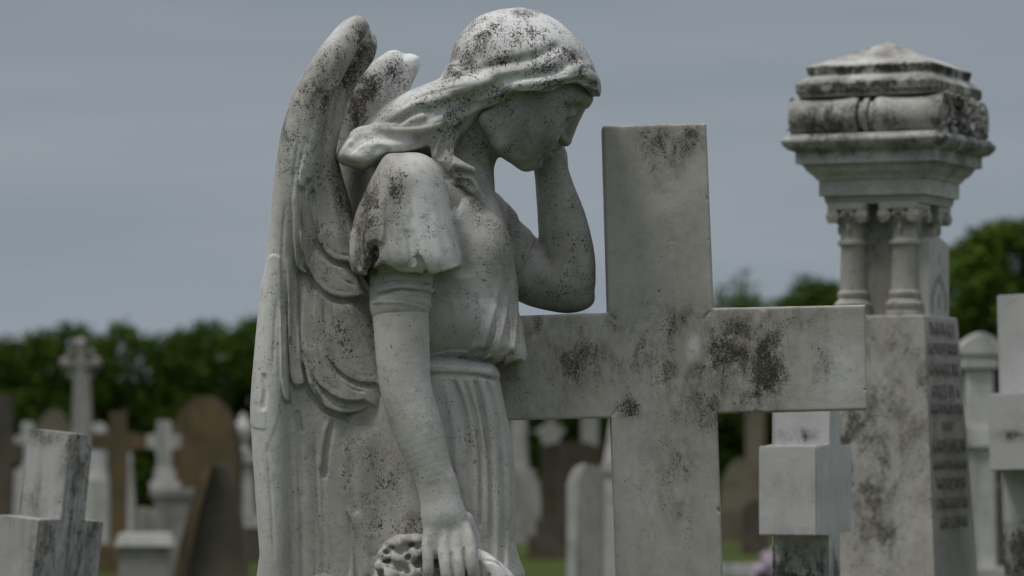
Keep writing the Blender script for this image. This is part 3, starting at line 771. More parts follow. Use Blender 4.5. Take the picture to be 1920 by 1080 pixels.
    # fine feather lines between the rows
    for p in ([(640, 716), (662, 730), (688, 735)], [(612, 748), (634, 762), (660, 768), (690, 764)], [(596, 690), (612, 718), (634, 732)], [(606, 570), (612, 625), (632, 672)], [(622, 566), (630, 615), (652, 668), (676, 696)], [(646, 568), (654, 612), (676, 656)],
              [(578, 640), (584, 690), (598, 728)], [(590, 505), (606, 530), (630, 545), (664, 548)], [(604, 440), (614, 462), (632, 476), (660, 480)], [(612, 360), (616, 410), (630, 450)], [(628, 350), (634, 400), (648, 440)], [(600, 350), (600, 400), (606, 440)],
              [(630, 500), (642, 524), (668, 536)], [(655, 690), (676, 704), (700, 706)], [(560, 760), (564, 840), (572, 940)], [(592, 800), (594, 900), (600, 1000)], [(540, 780), (546, 880), (554, 1000)], [(500, 830), (508, 930), (514, 1050)], [(518, 560), (514, 640), (512, 700)], [(536, 380), (530, 450), (530, 520)], [(560, 260), (552, 320), (546, 400)]):
        S(p, -2.2, 2.6, (.25, .25))
    # long primaries
    for x0, x1, a in ((556, 566, -1.6), (586, 592, -.5), (533, 545, -.6), (606, 606, -.8)):
        S([(x0, 770), ((x0 + x1) / 2, 880), (x1, 990), (x1 + 2, 1110)], a, 4.5, (.25, 0))
    for x0, x1, a in ((546, 556, .5), (572, 580, .6)):
        S([(x0, 770), ((x0 + x1) / 2, 880), (x1, 990), (x1 + 2, 1110)], a, 7, (.3, 0))
    S([(556, 770), (560, 790), (566, 812)], -7, 4); S([(494, 700), (498, 730), (492, 770)], -5, 4)
    S([(630, 785), (618, 810), (612, 850), (608, 900)], -8, 5); S([(616, 790), (606, 830), (600, 880)], 3, 5)
    return f

def build_wing_low():
    f = Field(480, 665, 1080, 1420, -215, 30, 7.0)
    f.add(pillow([(494, 1070), (652, 1070), (650, 1200), (620, 1330), (585, 1405), (560, 1390), (530, 1290), (505, 1180)], -62, 42, 26, 40), 0)
    f.add(limb([(520, 1090, -94, 28), (532, 1200, -90, 26), (556, 1340, -80, 20)]), 14)
    return f

def build_far_wing():
    f = Field(622, 800, 88, 560, 20, 200, 2.5)
    out = [(629, 275), (632, 256), (638, 219), (653, 190), (679, 148), (706, 119), (730, 101), (744, 96), (757, 101), (771, 101), (785, 107), (788, 120), (780, 142), (766, 172), (752, 210), (740, 300), (735, 420), (700, 520), (660, 540), (640, 440)]
    f.add(pillow(out, 108, 40, 30, 38), 0)
    f.add(limb([(735, 116, 86, 20), (700, 150, 80, 26), (672, 200, 76, 30), (656, 260, 76, 30), (650, 400, 80, 26)]), 14)
    S = f.stroke
    S([(760, 112), (748, 140), (722, 180), (700, 230)], -5, 8); S([(752, 100), (757, 106), (760, 114)], -5, 4); S([(778, 118), (766, 150), (750, 190)], 3, 8)
    return f

# ---- carved wreath of flowers and trailing cloth under the near hand
def build_flowers():
    f = Field(690, 975, 985, 1180, -262, -90, 2.0)
    rs = np.random.RandomState(4)
    f.add(ball(772, 1108, -150, 74, 58, 92), 0)
    f.add(limb([(730, 1045, -160, 24), (752, 1026, -168, 22), (790, 1022, -172, 20), (820, 1050, -178, 24)]), 12)
    for x, y, w, r in ((722, 1040, -176, 14), (740, 1022, -184, 13), (762, 1014, -186, 12), (784, 1014, -184, 12), (716, 1062, -180, 14), (752, 1050, -196, 17), (780, 1040, -196, 16), (738, 1078, -200, 18), (768, 1080, -206, 18), (795, 1070, -200, 16), (730, 1104, -200, 18), (824, 1072, -196, 14), (700 + 14, 1090, -180, 14), (850, 1090, -196, 20)):
        f.add(ball(x, y, w, r, r, r * .9, rs.uniform(-40, 40)), 5)
    for x, y, rx, rz, a in ((712, 1030, 5, 6, 0), (724, 1036, 6, 5, 30), (735, 1028, 5, 4, 0), (752, 1034, 10, 8, 20), (771, 1020, 7, 6, 0), (783, 1026, 5, 6, 10), (766, 1046, 7, 6, 0), (742, 1062, 14, 8, 40), (765, 1067, 8, 11, 0), (788, 1052, 8, 14, 15), (797, 1064, 7, 12, 10), (725, 1052, 8, 5, -20), (820, 1052, 6, 14, 0), (822, 1076, 8, 8, 0), (716, 1078, 6, 10, -30), (750, 1094, 9, 12, 30)):
        w = f.hit(x, y)
        f.sub(ball(x, y, w + 1, rx, 12, rz, a), 4)
    for p in ([(716, 1026), (730, 1014), (746, 1006), (756, 1004)], [(756, 1004), (766, 1014), (788, 1012)], [(712, 1048), (734, 1044), (760, 1058), (776, 1076)], [(776, 1076), (772, 1050), (790, 1036)], [(720, 1056), (726, 1078), (740, 1094)], [(735, 1040), (745, 1046), (748, 1054)], [(726, 1022), (736, 1034), (734, 1044)]):
        f.stroke(p, 5, 4, (.1, .1))
    # cloth trailing to the front
    cl = [(880, 1026), (893, 1027), (906, 1032), (920, 1040), (935, 1052), (950, 1064), (966, 1082), (985, 1120), (980, 1170), (880, 1170), (866, 1080)]
    f.add(pillow(cl, -165, 36, 20, 32), 4)
    f.add(limb([(905, 1048, -186, 12), (922, 1060, -194, 14), (935, 1085, -196, 18)]), 6)
    f.stroke([(894, 1052), (897, 1068), (900, 1096)], -8, 5); f.stroke([(905, 1050), (925, 1054), (945, 1066), (960, 1088)], -4, 3); f.stroke([(913, 1076), (920, 1082)], -6, 4)
    return f

O = np.array(angel_loc)
o_body = sculpt_obj('body', [build_body()], M_angel, angel, O, gain=.52, soot_shade=[(1000, 230, 150, 130, .60), (890, 290, 90, 110, .60), (1060, 450, 90, 200, .28), (1040, 560, 110, 60, .35)],  # sooty face and neck, also painting in the shade under the hair
    stains=[(1085, 470, 70, 160, .6), (1080, 560, 90, 60, .75), (1040, 330, 50, 80, .6), (1000, 550, 90, 50, .75), (1000, 240, 130, 120, 1.0), (1060, 190, 60, 50, 1.0), (890, 290, 80, 90, 1.05), (700, 620, 20, 80, .2), (770, 760, 60, 90, .12)],
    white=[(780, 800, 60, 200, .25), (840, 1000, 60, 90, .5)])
o_hair = sculpt_obj('hair', [build_hair()], M_angel, angel, O, gain=1.1,
    stains=[(905, 70, 65, 60, 1.15), (860, 120, 50, 60, 1.1), (985, 70, 50, 50, 1.0), (1066, 85, 50, 55, 1.15), (1000, 120, 100, 40, .8), (930, 110, 80, 50, .75), (1000, 60, 150, 100, .45), (1095, 135, 40, 30, .8), (1050, 160, 80, 22, .95), (930, 175, 90, 26, .9), (1110, 165, 30, 25, 1.0), (980, 24, 70, 16, .8), (830, 185, 90, 36, .85), (850, 240, 40, 80, .7), (870, 340, 50, 36, .95), (740, 215, 80, 50, .5)],
    white=[(970, 60, 160, 60, 1.2), (960, 150, 150, 50, 1.2), (800, 190, 130, 60, .8), (690, 270, 90, 50, 1.1), (1030, 120, 90, 60, 1.1)])  # bleached marble, with top light painted onto the crown as well
o_robe = sculpt_obj('robe', [build_robe(), build_robe_low()], M_angel, angel, O, gain=1.1, soot_shade=[(700, 900, 110, 190, .32), (960, 480, 60, 110, .45), (680, 430, 30, 120, .5), (900, 620, 110, 70, .12)],
    stains=[(686, 420, 40, 130, 1.25), (742, 345, 30, 55, .9), (740, 420, 60, 110, .4), (650, 350, 40, 60, 1.0), (765, 400, 40, 40, .4), (700, 500, 40, 40, .55), (895, 380, 40, 60, .75), (945, 430, 40, 70, .7), (870, 330, 60, 40, .5), (960, 540, 18, 120, .35), (990, 500, 40, 60, .5), (640, 860, 60, 140, .6), (720, 930, 110, 150, .5), (780, 985, 60, 40, .8), (880, 850, 100, 220, .18), (900, 480, 90, 120, .25), (665, 990, 30, 60, .35), (955, 690, 30, 14, .7)],
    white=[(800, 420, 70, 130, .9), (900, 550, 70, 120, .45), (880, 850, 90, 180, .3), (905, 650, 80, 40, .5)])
o_wing = sculpt_obj('wing', [build_near_wing(), build_wing_low()], M_angel, angel, O, gain=1.1, soot_shade=[(660, 130, 40, 140, .4), (640, 560, 90, 260, .30), (600, 900, 60, 140, .2)],
    stains=[(690, 90, 40, 80, 1.0), (640, 150, 60, 110, .85), (600, 180, 70, 130, .85), (550, 240, 50, 100, .85), (650, 370, 36, 100, 1.1), (625, 300, 60, 110, .8), (600, 480, 60, 120, .45), (640, 660, 90, 130, .5), (690, 45, 30, 30, .6), (535, 450, 20, 60, .3), (540, 590, 14, 100, .3), (660, 600, 50, 80, .35), (610, 740, 60, 50, .4), (600, 860, 40, 80, .3)],
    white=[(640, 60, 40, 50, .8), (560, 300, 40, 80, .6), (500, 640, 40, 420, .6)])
o_wing2 = sculpt_obj('wing', [build_far_wing()], M_angel, angel, O, gain=1.1,
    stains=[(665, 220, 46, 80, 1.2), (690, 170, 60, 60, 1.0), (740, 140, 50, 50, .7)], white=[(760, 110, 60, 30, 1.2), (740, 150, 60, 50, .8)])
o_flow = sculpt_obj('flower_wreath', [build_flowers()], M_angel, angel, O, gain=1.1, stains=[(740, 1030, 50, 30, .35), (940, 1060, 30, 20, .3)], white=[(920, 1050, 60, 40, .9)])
bm = bmesh.new()
hp = Zp(BASE_PY)
box(bm, -.30, .32, -.26, .24, hp - .12, hp + .004, .012)
box(bm, -.42, .44, -.38, .36, 0.0, hp - .12, .015)
bm_obj('plinth', bm, M_angel, angel)
# ---------------------------------------------------------------- the big plain cross she leans on
WC = 52.0             # depth of its front face behind the statue's middle, in photo pixels
def loc_poly(pts, w, ox, oz):
    return [(P3(a, b, w)[0] * K - ox, P3(a, b, w)[2] * K + CAMH - oz) for a, b in pts]
cross_loc = at(1270, 1750, DS); cross_loc.z = 0; cross_loc.y = DS + WC * K
oz0 = 0.0
M_cross = stone('cross_marble', base=(.51, .495, .462), dark=(.42, .406, .376), density=.05, zstr=.28, vein=.16, cloud=.35, bumpk=.8, grime=(.12, .11, .093), grime_amt=.62)
big_cross = tag(empty('stone_cross', cross_loc), 'large plain stained stone cross that the angel rests its elbow on', 'grave cross')
XB = [(1128, 240), (1322, 234.5), (1336, 579), (1618, 573), (1622, 769), (1343, 776), (1353, 1080), (1374, 1750), (1176, 1750), (1155, 1080), (1144.5, 784), (862, 790), (857, 597), (1138.5, 588)]
def build_cross():
    f = Field(850, 1632, 228, 1180, WC - 2, WC + 110, 2.5)
    f.add(pillow(XB, WC + 53, 53, 5, 5, smooth=False), 0)
    rs = np.random.RandomState(8)
    # chipped arrises
    for i in range(len(XB)):
        a, b = np.array(XB[i]), np.array(XB[(i + 1) % len(XB)])
        L = np.linalg.norm(b - a)
        for k in range(int(L / 110)):
            p = a + (b - a) * rs.rand(); r = rs.uniform(1.5, 4)
            if p[1] < 1150: f.sub(ball(p[0] + rs.uniform(-2, 2), p[1] + rs.uniform(-2, 2), WC + rs.uniform(-3, 2), r * rs.uniform(1, 2.4), r, r, rs.uniform(0, 90)), 2)
    # mitred joints at the inner corners
    for j in (((1138.5, 588), (1158, 603)), ((1336, 579), (1317, 601)), ((1144.5, 784), (1160, 765)), ((1343, 776), (1328, 760))):
        f.stroke(((j[0][0] * .85 + j[1][0] * .15, j[0][1] * .85 + j[1][1] * .15), j[1]), -3.2, 2.3, (.1, .4), smooth=False)
    return f
def build_cross_low():
    f = Field(1140, 1390, 1176, 1752, WC - 2, WC + 110, 6.0)
    f.add(pillow(XB, WC + 53, 53, 6, 6, smooth=False), 0)
    return f
sculpt_obj('cross_body', [build_cross(), build_cross_low()], M_cross, big_cross, np.array(cross_loc), gain=1.15, rough=.3,
    stains=[(1240, 275, 60, 80, 1.01), (1300, 262, 24, 46, 1.08), (1405, 680, 100, 115, 1.35), (1380, 640, 90, 60, 1.22), (1330, 650, 50, 90, 1.15), (1290, 620, 70, 60, 0.81), (1460, 600, 150, 34, 0.74), (1310, 770, 50, 60, 1.62), (1235, 640, 120, 110, 0.88), (1250, 700, 120, 80, 0.68),
            (1090, 660, 110, 90, 0.97), (1180, 765, 26, 30, 1.76), (1285, 850, 34, 80, 0.94), (1152, 605, 26, 30, 1.08), (1445, 690, 50, 90, 1.35), (1010, 700, 90, 110, 0.68), (1270, 950, 50, 60, 0.61), (1530, 680, 50, 60, 0.68), (1000, 610, 140, 30, 0.81), (1250, 880, 90, 220, .42), (1230, 480, 110, 130, 0.19), (1540, 620, 90, 50, 0.47)],
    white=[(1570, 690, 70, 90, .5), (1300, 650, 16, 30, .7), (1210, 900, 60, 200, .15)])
bm = bmesh.new()
zc = Zp(1750)
box(bm, -.25, .25, -.14, .24, zc - .15, zc + .003, .01); box(bm, -.36, .36, -.25, .35, 0, zc - .15, .012)
bm_obj('plinth', bm, M_cross, big_cross)

# ---------------------------------------------------------------- crosses seen from the side
def side_cross(label, px, py_top, arm_top, arm_bot, D, th, width, thick, arm, tilt, mat, group=None, tip=0.0):
    """square-section cross: front face to the local +x side, arms along local y"""
    k = D / FPX
    th = th + math.degrees(math.atan((px - 960) / FPX))
    c = at(px, 800, D); c.z = 0
    c.x -= (CAMH + (HOR - arm_top) * k) * math.tan(R(tilt))
    o = tag(empty('stone_cross', c), label, 'grave cross', group)
    z = lambda p: CAMH + (HOR - p) * k
    t, wd, ar = thick * k, width * k, arm * k
    bm = bmesh.new()
    za, zb, zt = z(arm_top), z(arm_bot), z(py_top)
    prof = [(-wd / 2, .16), (wd / 2, .16), (wd / 2, zb), (wd / 2 + ar, zb), (wd / 2 + ar, za), (wd / 2, za), (wd / 2, zt), (-wd / 2, zt), (-wd / 2, za), (-wd / 2 - ar, za), (-wd / 2 - ar, zb), (-wd / 2, zb)]
    prism(bm, prof, -t / 2, t / 2, bevel=.0025)
    # outline was drawn in x-z; turn it so the arms run along y
    bmesh.ops.rotate(bm, verts=bm.verts, cent=(0, 0, 0), matrix=Matrix.Rotation(R(90), 3, 'Z'))
    b = bm_obj('cross_body', bm, mat, o)
    bm = bmesh.new()
    box(bm, -.17, .17, -.2, .2, -.02, .165, .012)
    bm_obj('plinth', bm, mat, o)
    o.rotation_euler = (Matrix.Rotation(R(tilt), 4, 'Y') @ Matrix.Rotation(-R(th), 4, 'Z')).to_euler()
    return o
M_white = stone('white_marble', base=(.56, .56, .56), dark=(.48, .48, .485), density=.035, vein=.12, cloud=.35, grime=(.085, .083, .078), bumpk=.8, rnd=True,
    blobs=[(0, .86, .25, .10, 1.4), (.0, 1.132, .05, .018, 1.2), (.02, 1.03, .12, .04, .25)])
M_leanc = stone('leaning_cross_marble', base=(.52, .52, .52), dark=(.42, .42, .415), density=.05, vein=.1, cloud=.3, streak=.5, grime=(.075, .07, .06), rnd=True, blobs=[(.05, .9, .028, 2, .85), (0, 1.14, .12, .03, .8), (-.03, 1.0, .06, .05, .5)])
c1 = side_cross('clean white square cross seen edge-on beneath the arm of the big stained cross', 1512, 700, 835, 999, 7.3, 10, 117, 107, 137, 0, M_white)
c2 = side_cross('white square cross leaning over, with sooty streaks, beside the dark leaning headstone', 97, 803, 966, 1150, 7.5, 25, 103, 88, 92, 6.3, M_leanc)
c3 = side_cross('upright white square cross beside the inscribed monument, cut by the photo edge', 1931, 552, 737, 878, 8.4, 10, 105, 96, 120, -1.6, M_white)

# ---------------------------------------------------------------- the tall capped monument with columns and an inscribed face
DM = 8.5; KM = DM / FPX
M_mon = stone('monument_stone', base=(.49, .478, .446), dark=(.39, .378, .35), density=.10, vein=.05, cloud=.4, grime=(.085, .08, .07), grime_amt=.75,
    blobs=[(0, CAMH + (800 - 760) * KM, .4, .42, .6), (-.02, CAMH + (800 - 870) * KM, .13, .24, 1.15), (.02, CAMH + (800 - 1010) * KM, .12, .12, .8), (.0, CAMH + (800 - 660) * KM, .16, .10, .8), (-.10, CAMH + (800 - 760) * KM, .06, .2, .7), (0, CAMH + (800 - 560) * KM, .3, .12, .35), (0, CAMH + 380 * KM, .3, .04, .5)])
M_cap = stone('monument_cap_stone', base=(.63, .625, .61), dark=(.40, .395, .375), density=.17, vein=0, cloud=.5, grime=(.055, .052, .045), grime_amt=.85,  # base lightened to paint in the light falling on the top
    blobs=[(0, CAMH + (800 - 139) * KM, .6, .016, 1.5), (-.02, CAMH + (800 - 172) * KM, .6, .025, 1.0), (-.06, CAMH + (800 - 240) * KM, .22, .06, .9), (.20, CAMH + 600 * KM, .07, .3, .9), (.0, CAMH + 700 * KM, .3, .03, .5), (0, CAMH + (800 - 285) * KM, .6, .03, .5)])
mz = lambda p: CAMH + (HOR - p) * KM
mon_loc = at(1668, 800, DM); mon_loc.z = 0
mon = tag(empty('column_monument', mon_loc, rz=-R(24.5)), 'tall stained stone monument with carved cap, paired columns and a face of dark lettering', 'monument')
pxm = KM
W0 = 204 * pxm
# shaft (tapered pedestal)
bm = bmesh.new()
def ring(w, z): return (w, z)
w_top, w_bot = 201 * pxm, 262 * pxm
zb_, zt_ = .30, mz(594)
w300 = w_top + (w_bot - w_top) * (zt_ - zb_) / (zt_ - mz(1080))
square_stack(bm, [(0, zb_), (-(w300 - w_top) / 2, zt_ - .004), (-(w300 - w_top) / 2 - .004, zt_)], w300, w300)
bm_obj('pedestal', bm, M_mon, mon)
bm = bmesh.new(); square_stack(bm, [(0, -.02), (0, .14), (-.05, .15), (-.05, .27), (-.09, .301)], w300 + .2, w300 + .2); bm_obj('base_step', bm, M_mon, mon)
# core between the columns
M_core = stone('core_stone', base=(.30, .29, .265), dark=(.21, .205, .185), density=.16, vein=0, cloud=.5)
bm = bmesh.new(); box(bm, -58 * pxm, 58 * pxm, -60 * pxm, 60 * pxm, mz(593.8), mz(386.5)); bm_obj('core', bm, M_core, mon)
# columns with bases, neck rings and scrolled capitals
def column(x, y):
    prof = [(36, 594.5), (36, 588), (34, 584), (36, 578), (36, 572), (31, 567), (28, 562), (30, 558), (30, 551), (26, 547), (25, 540), (23, 466), (24, 464), (29, 461), (29, 455), (24, 452), (24, 440), (27, 425), (33, 412), (36, 408)]
    bm = bmesh.new(); lathe(bm, [(r * pxm, mz(p)) for r, p in prof], x, y, 32)
    c = bm_obj('column', bm, M_mon, mon, 35)
    bm = bmesh.new()
    z0, z1 = mz(420), mz(388)
    box(bm, x - 38 * pxm, x + 38 * pxm, y - 38 * pxm, y + 38 * pxm, mz(398), mz(384), .002)
    box(bm, x - 27 * pxm, x + 27 * pxm, y - 27 * pxm, y + 27 * pxm, mz(424), mz(398), .004)
    for sx in (-1, 1):
        for sy in (-1, 1):
            for ax in 'xy':
                # a scroll: a rolled tube with a raised eye
                n = 18
                for rr, dd in ((12.5, 9), (8.5, 11), (4, 13)):
                    v = []
                    cx_, cy_ = (x + sx * 28 * pxm, y + sy * 34 * pxm) if ax == 'y' else (x + sx * 34 * pxm, y + sy * 28 * pxm)
                    cz_ = mz(409)
                    ra, rb = [], []
                    for i in range(n):
                        a = 2 * math.pi * i / n
                        u, zz = rr * pxm * math.cos(a), cz_ + rr * pxm * math.sin(a)
                        if ax == 'y':
                            ra.append(bm.verts.new((cx_ + u, cy_ + sy * dd * pxm * .5, zz))); rb.append(bm.verts.new((cx_ + u, cy_ - sy * 8 * pxm, zz)))
                        else:
                            ra.append(bm.verts.new((cx_ + sx * dd * pxm * .5, cy_ + u, zz))); rb.append(bm.verts.new((cx_ - sx * 8 * pxm, cy_ + u, zz)))
                    for i in range(n):
                        bm.faces.new((ra[i], ra[(i + 1) % n], rb[(i + 1) % n], rb[i]))
                    bm.faces.new(ra); bm.faces.new(rb[::-1])
    # a leaf rosette between the scrolls on each side
    for ax, s in (('y', -1), ('y', 1), ('x', -1), ('x', 1)):
        for k in range(5):
            a = math.pi * (k / 4) ; r_ = 10 * pxm
            px_, pz_ = r_ * math.cos(a), mz(408) + r_ * .8 * math.sin(a)
            m = Matrix.Translation((x + px_, y + s * 31 * pxm, pz_) if ax == 'y' else (x + s * 31 * pxm, y + px_, pz_)) @ Matrix.Diagonal((1, 1, 1.15, 1))
            bmesh.ops.create_icosphere(bm, subdivisions=1, radius=6.5 * pxm, matrix=m)
        m = Matrix.Translation((x, y + s * 27 * pxm, mz(432)) if ax == 'y' else (x + s * 27 * pxm, y, mz(432))) @ Matrix.Diagonal((.6, .6, 1.6, 1))
        bmesh.ops.create_icosphere(bm, subdivisions=1, radius=7 * pxm, matrix=m)
    bm_obj('capital', bm, M_mon, c, 40)
for x in (-50, 50):
    for y in (-62, 62):
        column(x * pxm, y * pxm)
# entablature: two bands, then the stepped cornice
def stack(bm, prof, w_, d_): square_stack(bm, [(o * pxm, mz(p)) for o, p in prof], w_ * pxm, d_ * pxm)
bm = bmesh.new(); stack(bm, [(-10, 386), (-10, 381), (-8, 380), (-8, 373), (-5, 371.3)], 206, 208)
bm_obj('architrave', bm, M_mon, mon)
bm = bmesh.new(); stack(bm, [(0, 371), (0, 342), (4, 341), (5, 338), (8, 334), (15, 328), (20, 322), (20, 319), (23, 318), (23, 314), (34, 312.5), (34, 292), (36, 290), (44, 287.5), (51, 281), (55, 273), (55, 269), (46, 259)], 206, 208)
bm_obj('cornice', bm, M_cap, mon)
# scroll bolsters lying along the front and back, cinched by a strap
def bolster(x0, x1, y, mat, flip=1):
    bm = bmesh.new(); n, L = 22, 14
    rings = []
    for i in range(L + 1):
        u = i / L; xx = x0 + (x1 - x0) * u
        rr = (38 + 7 * (abs(2 * u - 1) ** 2.2) - (5 if i in (0, L) else 0)) * pxm
        rings.append([bm.verts.new((xx, y + rr * 1.0 * math.cos(2 * math.pi * k / n), mz(226) + rr * .93 * math.sin(2 * math.pi * k / n))) for k in range(n)])
    for a, b in zip(rings, rings[1:]):
        for k in range(n): bm.faces.new((a[k], a[(k + 1) % n], b[(k + 1) % n], b[k]))
    bm.faces.new(rings[0][::-1]); bm.faces.new(rings[-1])
    return bm_obj('scroll', bm, mat, mon, 40)
Wb = 148 * pxm
for y in (-1, 1):
    yy = y * 108 * pxm
    bolster(-Wb, -17 * pxm, yy, M_cap); bolster(17 * pxm, Wb, yy, M_cap)
    bm = bmesh.new()
    m = Matrix.Translation((0, yy, mz(226))) @ Matrix.Rotation(R(90), 4, 'Y') @ Matrix.Diagonal((.93, 1, 1, 1))
    for xx, rr, ww in ((-10, 33, 8), (0, 40, 9), (10, 33, 8)):
        bmesh.ops.create_cone(bm, cap_ends=True, segments=24, radius1=rr * pxm, radius2=rr * pxm, depth=ww * pxm, matrix=Matrix.Translation((xx * pxm, 0, 0)) @ m)
    bm_obj('strap', bm, M_cap, mon, 40)
bm = bmesh.new(); box(bm, -Wb + 6 * pxm, Wb - 10 * pxm, -104 * pxm, 104 * pxm, mz(264.3), mz(188), .003); bm_obj('scroll_bed', bm, M_cap, mon)
# carved leaves crowding the end between the scrolls
for sx in (1, -1):
    bm = bmesh.new(); rs = random.Random(5)
    for i in range(120):
        y = rs.uniform(-128, 128) * pxm; z = mz(rs.uniform(190, 262)); r_ = rs.uniform(5, 11) * pxm
        m = Matrix.Translation((sx * (Wb - 8 * pxm + rs.uniform(-3, 9) * pxm), y, z)) @ Matrix.Rotation(rs.uniform(0, 3.1), 4, 'X') @ Matrix.Rotation(rs.uniform(-.5, .5), 4, 'Y') @ Matrix.Diagonal((.75, .5, 1.35, 1))
        bmesh.ops.create_icosphere(bm, subdivisions=2, radius=r_, matrix=m)
    bm_obj('carved_leaves', bm, M_cap, mon, 60)
# stepped top and pyramid
bm = bmesh.new()
square_stack(bm, [(0, mz(189)), (4 * pxm, mz(182)), (6 * pxm, mz(178)), (6 * pxm, mz(165)), (4 * pxm, mz(163)), (-12 * pxm, mz(149)), (-13 * pxm, mz(147.5)), (-12 * pxm, mz(146)), (-9 * pxm, mz(133)), (-10 * pxm, mz(131)), (-70 * pxm, mz(105)), (-128 * pxm, mz(79.5))], 262 * pxm, 262 * pxm)
bm_obj('pyramid_cap', bm, M_cap, mon)
# inscribed slab on the narrow face, pointed head rising between the columns
M_slab = stone('slab_stone', base=(.46, .455, .435), dark=(.40, .395, .375), density=.02, vein=0, cloud=.3, streak=.15)
sh = lambda z: (w300 - (w300 - w_top) * (z - zb_) / (zt_ - zb_)) / 2
bm = bmesh.new()
fx0 = 58 * pxm
pts = [(-60, 594), (60, 594), (60, 460), (0, 446), (-60, 456)]
tilt = math.atan((w300 - w_top) / 2 / (zt_ - zb_))
a = [bm.verts.new((97 * pxm, y * pxm, mz(p))) for y, p in pts]; b = [bm.verts.new((fx0 - .01, y * pxm, mz(p))) for y, p in pts]
bm.faces.new(a); bm.faces.new(b[::-1])
for i in range(5): bm.faces.new((a[i], b[i], b[(i + 1) % 5], a[(i + 1) % 5]))
slab = bm_obj('pointed_slab', bm, M_slab, mon)
M_letter = plain('lead_lettering', (.285, .28, .268), .9, .4, 160)
# pointed arch carved as a dark band on the slab
bm = bmesh.new()
def arch(h0, wd0, top, wdt):
    L = [(-wd0, h0), (-wd0, h0 - 30), (-wd0 * .62, h0 - 52), (0, top), (wd0 * .62, h0 - 52), (wd0, h0 - 30), (wd0, h0)]
    I = [(wd0 - wdt, h0), (wd0 - wdt, h0 - 26), (wd0 * .62 - wdt, h0 - 44), (0, top + wdt * 1.5), (-wd0 * .62 + wdt, h0 - 44), (-wd0 + wdt, h0 - 26), (-wd0 + wdt, h0)]
    for i in range(6):
        q = [L[i], L[i + 1], I[5 - i], I[6 - i]]
        bm.faces.new([bm.verts.new((97.7 * pxm, y * pxm, mz(p))) for y, p in q])
arch(584, 46, 512, 12)
bm_obj('arch_ornament', bm, M_letter, slab)
for nm_, q in (('ornament_drop', [(-5, 580), (5, 580), (6, 560), (0, 548), (-6, 560)]), ('ornament_stem', [(-3, 500), (3, 500), (3, 478), (-3, 478)])):
    bm = bmesh.new(); bm.faces.new([bm.verts.new((97.7 * pxm, y * pxm, mz(p))) for y, p in q]); bm_obj(nm_, bm, M_letter, slab)
def text_mesh(s):
    cu = bpy.data.curves.new('txt', 'FONT'); cu.body = s; cu.align_x = 'CENTER'; cu.align_y = 'CENTER'; cu.extrude = .004; cu.offset = -.006
    ob = bpy.data.objects.new('txt', cu); col.objects.link(ob)
    dg = bpy.context.evaluated_depsgraph_get()
    me = bpy.data.meshes.new_from_object(ob.evaluated_get(dg)); bpy.data.objects.remove(ob); bpy.data.curves.remove(cu)
    return me
lines = [('THIS PLACE', 618, 25, 150), ('NOT LESS THAN', 655, 22, 168), ('REMEMBER THE', 693, 24, 175), ('GRACE OF A', 733, 24, 165), ('AFFECTIONATE SISTER', 766, 19, 195), ('SON OF', 798, 17, 62), ('ALFRED & ELIZABETH', 835, 26, 195), ('REMEMBER THEM ALWAYS', 870, 17, 195),
         ('WHO DIED 21ST SEPT', 904, 22, 175), ('RESTING IN GOD 1894', 941, 22, 185), ('AGED 64 & 71 YRS', 977, 22, 165)]
for s, py, h, wd in lines:
    me = text_mesh(s)
    n = len(me.vertices); cv = np.zeros(n * 3, f32); me.vertices.foreach_get('co', cv); cv = cv.reshape(-1, 3)
    x0, x1, y0, y1 = cv[:, 0].min(), cv[:, 0].max(), cv[:, 1].min(), cv[:, 1].max()
    zc_ = mz(py)
    ty = (cv[:, 0] - (x0 + x1) / 2) / (x1 - x0) * wd * pxm
    tz = zc_ + (cv[:, 1] - (y0 + y1) / 2) / (y1 - y0) * h * pxm
    hw = (w300 - (w300 - w_top) * (tz - zb_) / (zt_ - zb_)) / 2
    out = np.stack((hw + .0016 + cv[:, 2] * .3, ty, tz), 1)
    me.vertices.foreach_set('co', out.astype(f32).ravel()); me.update()
    link_mesh('lettering', me, M_letter, mon)
# ---------------------------------------------------------------- ground
def ground_mat():
    t = NT('mown_grass')
    v = t.tc.outputs['Object']
    a = t.noise(v, .35, 6, .6); b = t.noise(v, 9, 6, .7)
    c = t.mix(t.ramp(a, .35, .65), (.040, .056, .012), (.064, .082, .019))
    c = t.mix(t.ramp(b, .5, .75, 0, .6), c, (.028, .04, .01))
    t.link(c, t.b.inputs['Base Color']); t.b.inputs['Roughness'].default_value = .95; t.b.inputs['Specular IOR Level'].default_value = .1
    t.link(t.bump(b, .6, .03), t.b.inputs['Normal'])
    return t.m
bm = bmesh.new()
N = 40
vs = {}
for i in range(N + 1):
    for j in range(N + 1):
        x = (i / N - .5) * 2; y = (j / N - .5) * 2
        X, Y = math.copysign(abs(x) ** 2.2, x) * 900, math.copysign(abs(y) ** 2.2, y) * 900 + 20
        vs[i, j] = bm.verts.new((X, Y, 0))
for i in range(N):
    for j in range(N):
        bm.faces.new((vs[i, j], vs[i + 1, j], vs[i + 1, j + 1], vs[i, j + 1]))
tag(bm_obj('grass_ground', bm, ground_mat()), kind='structure')

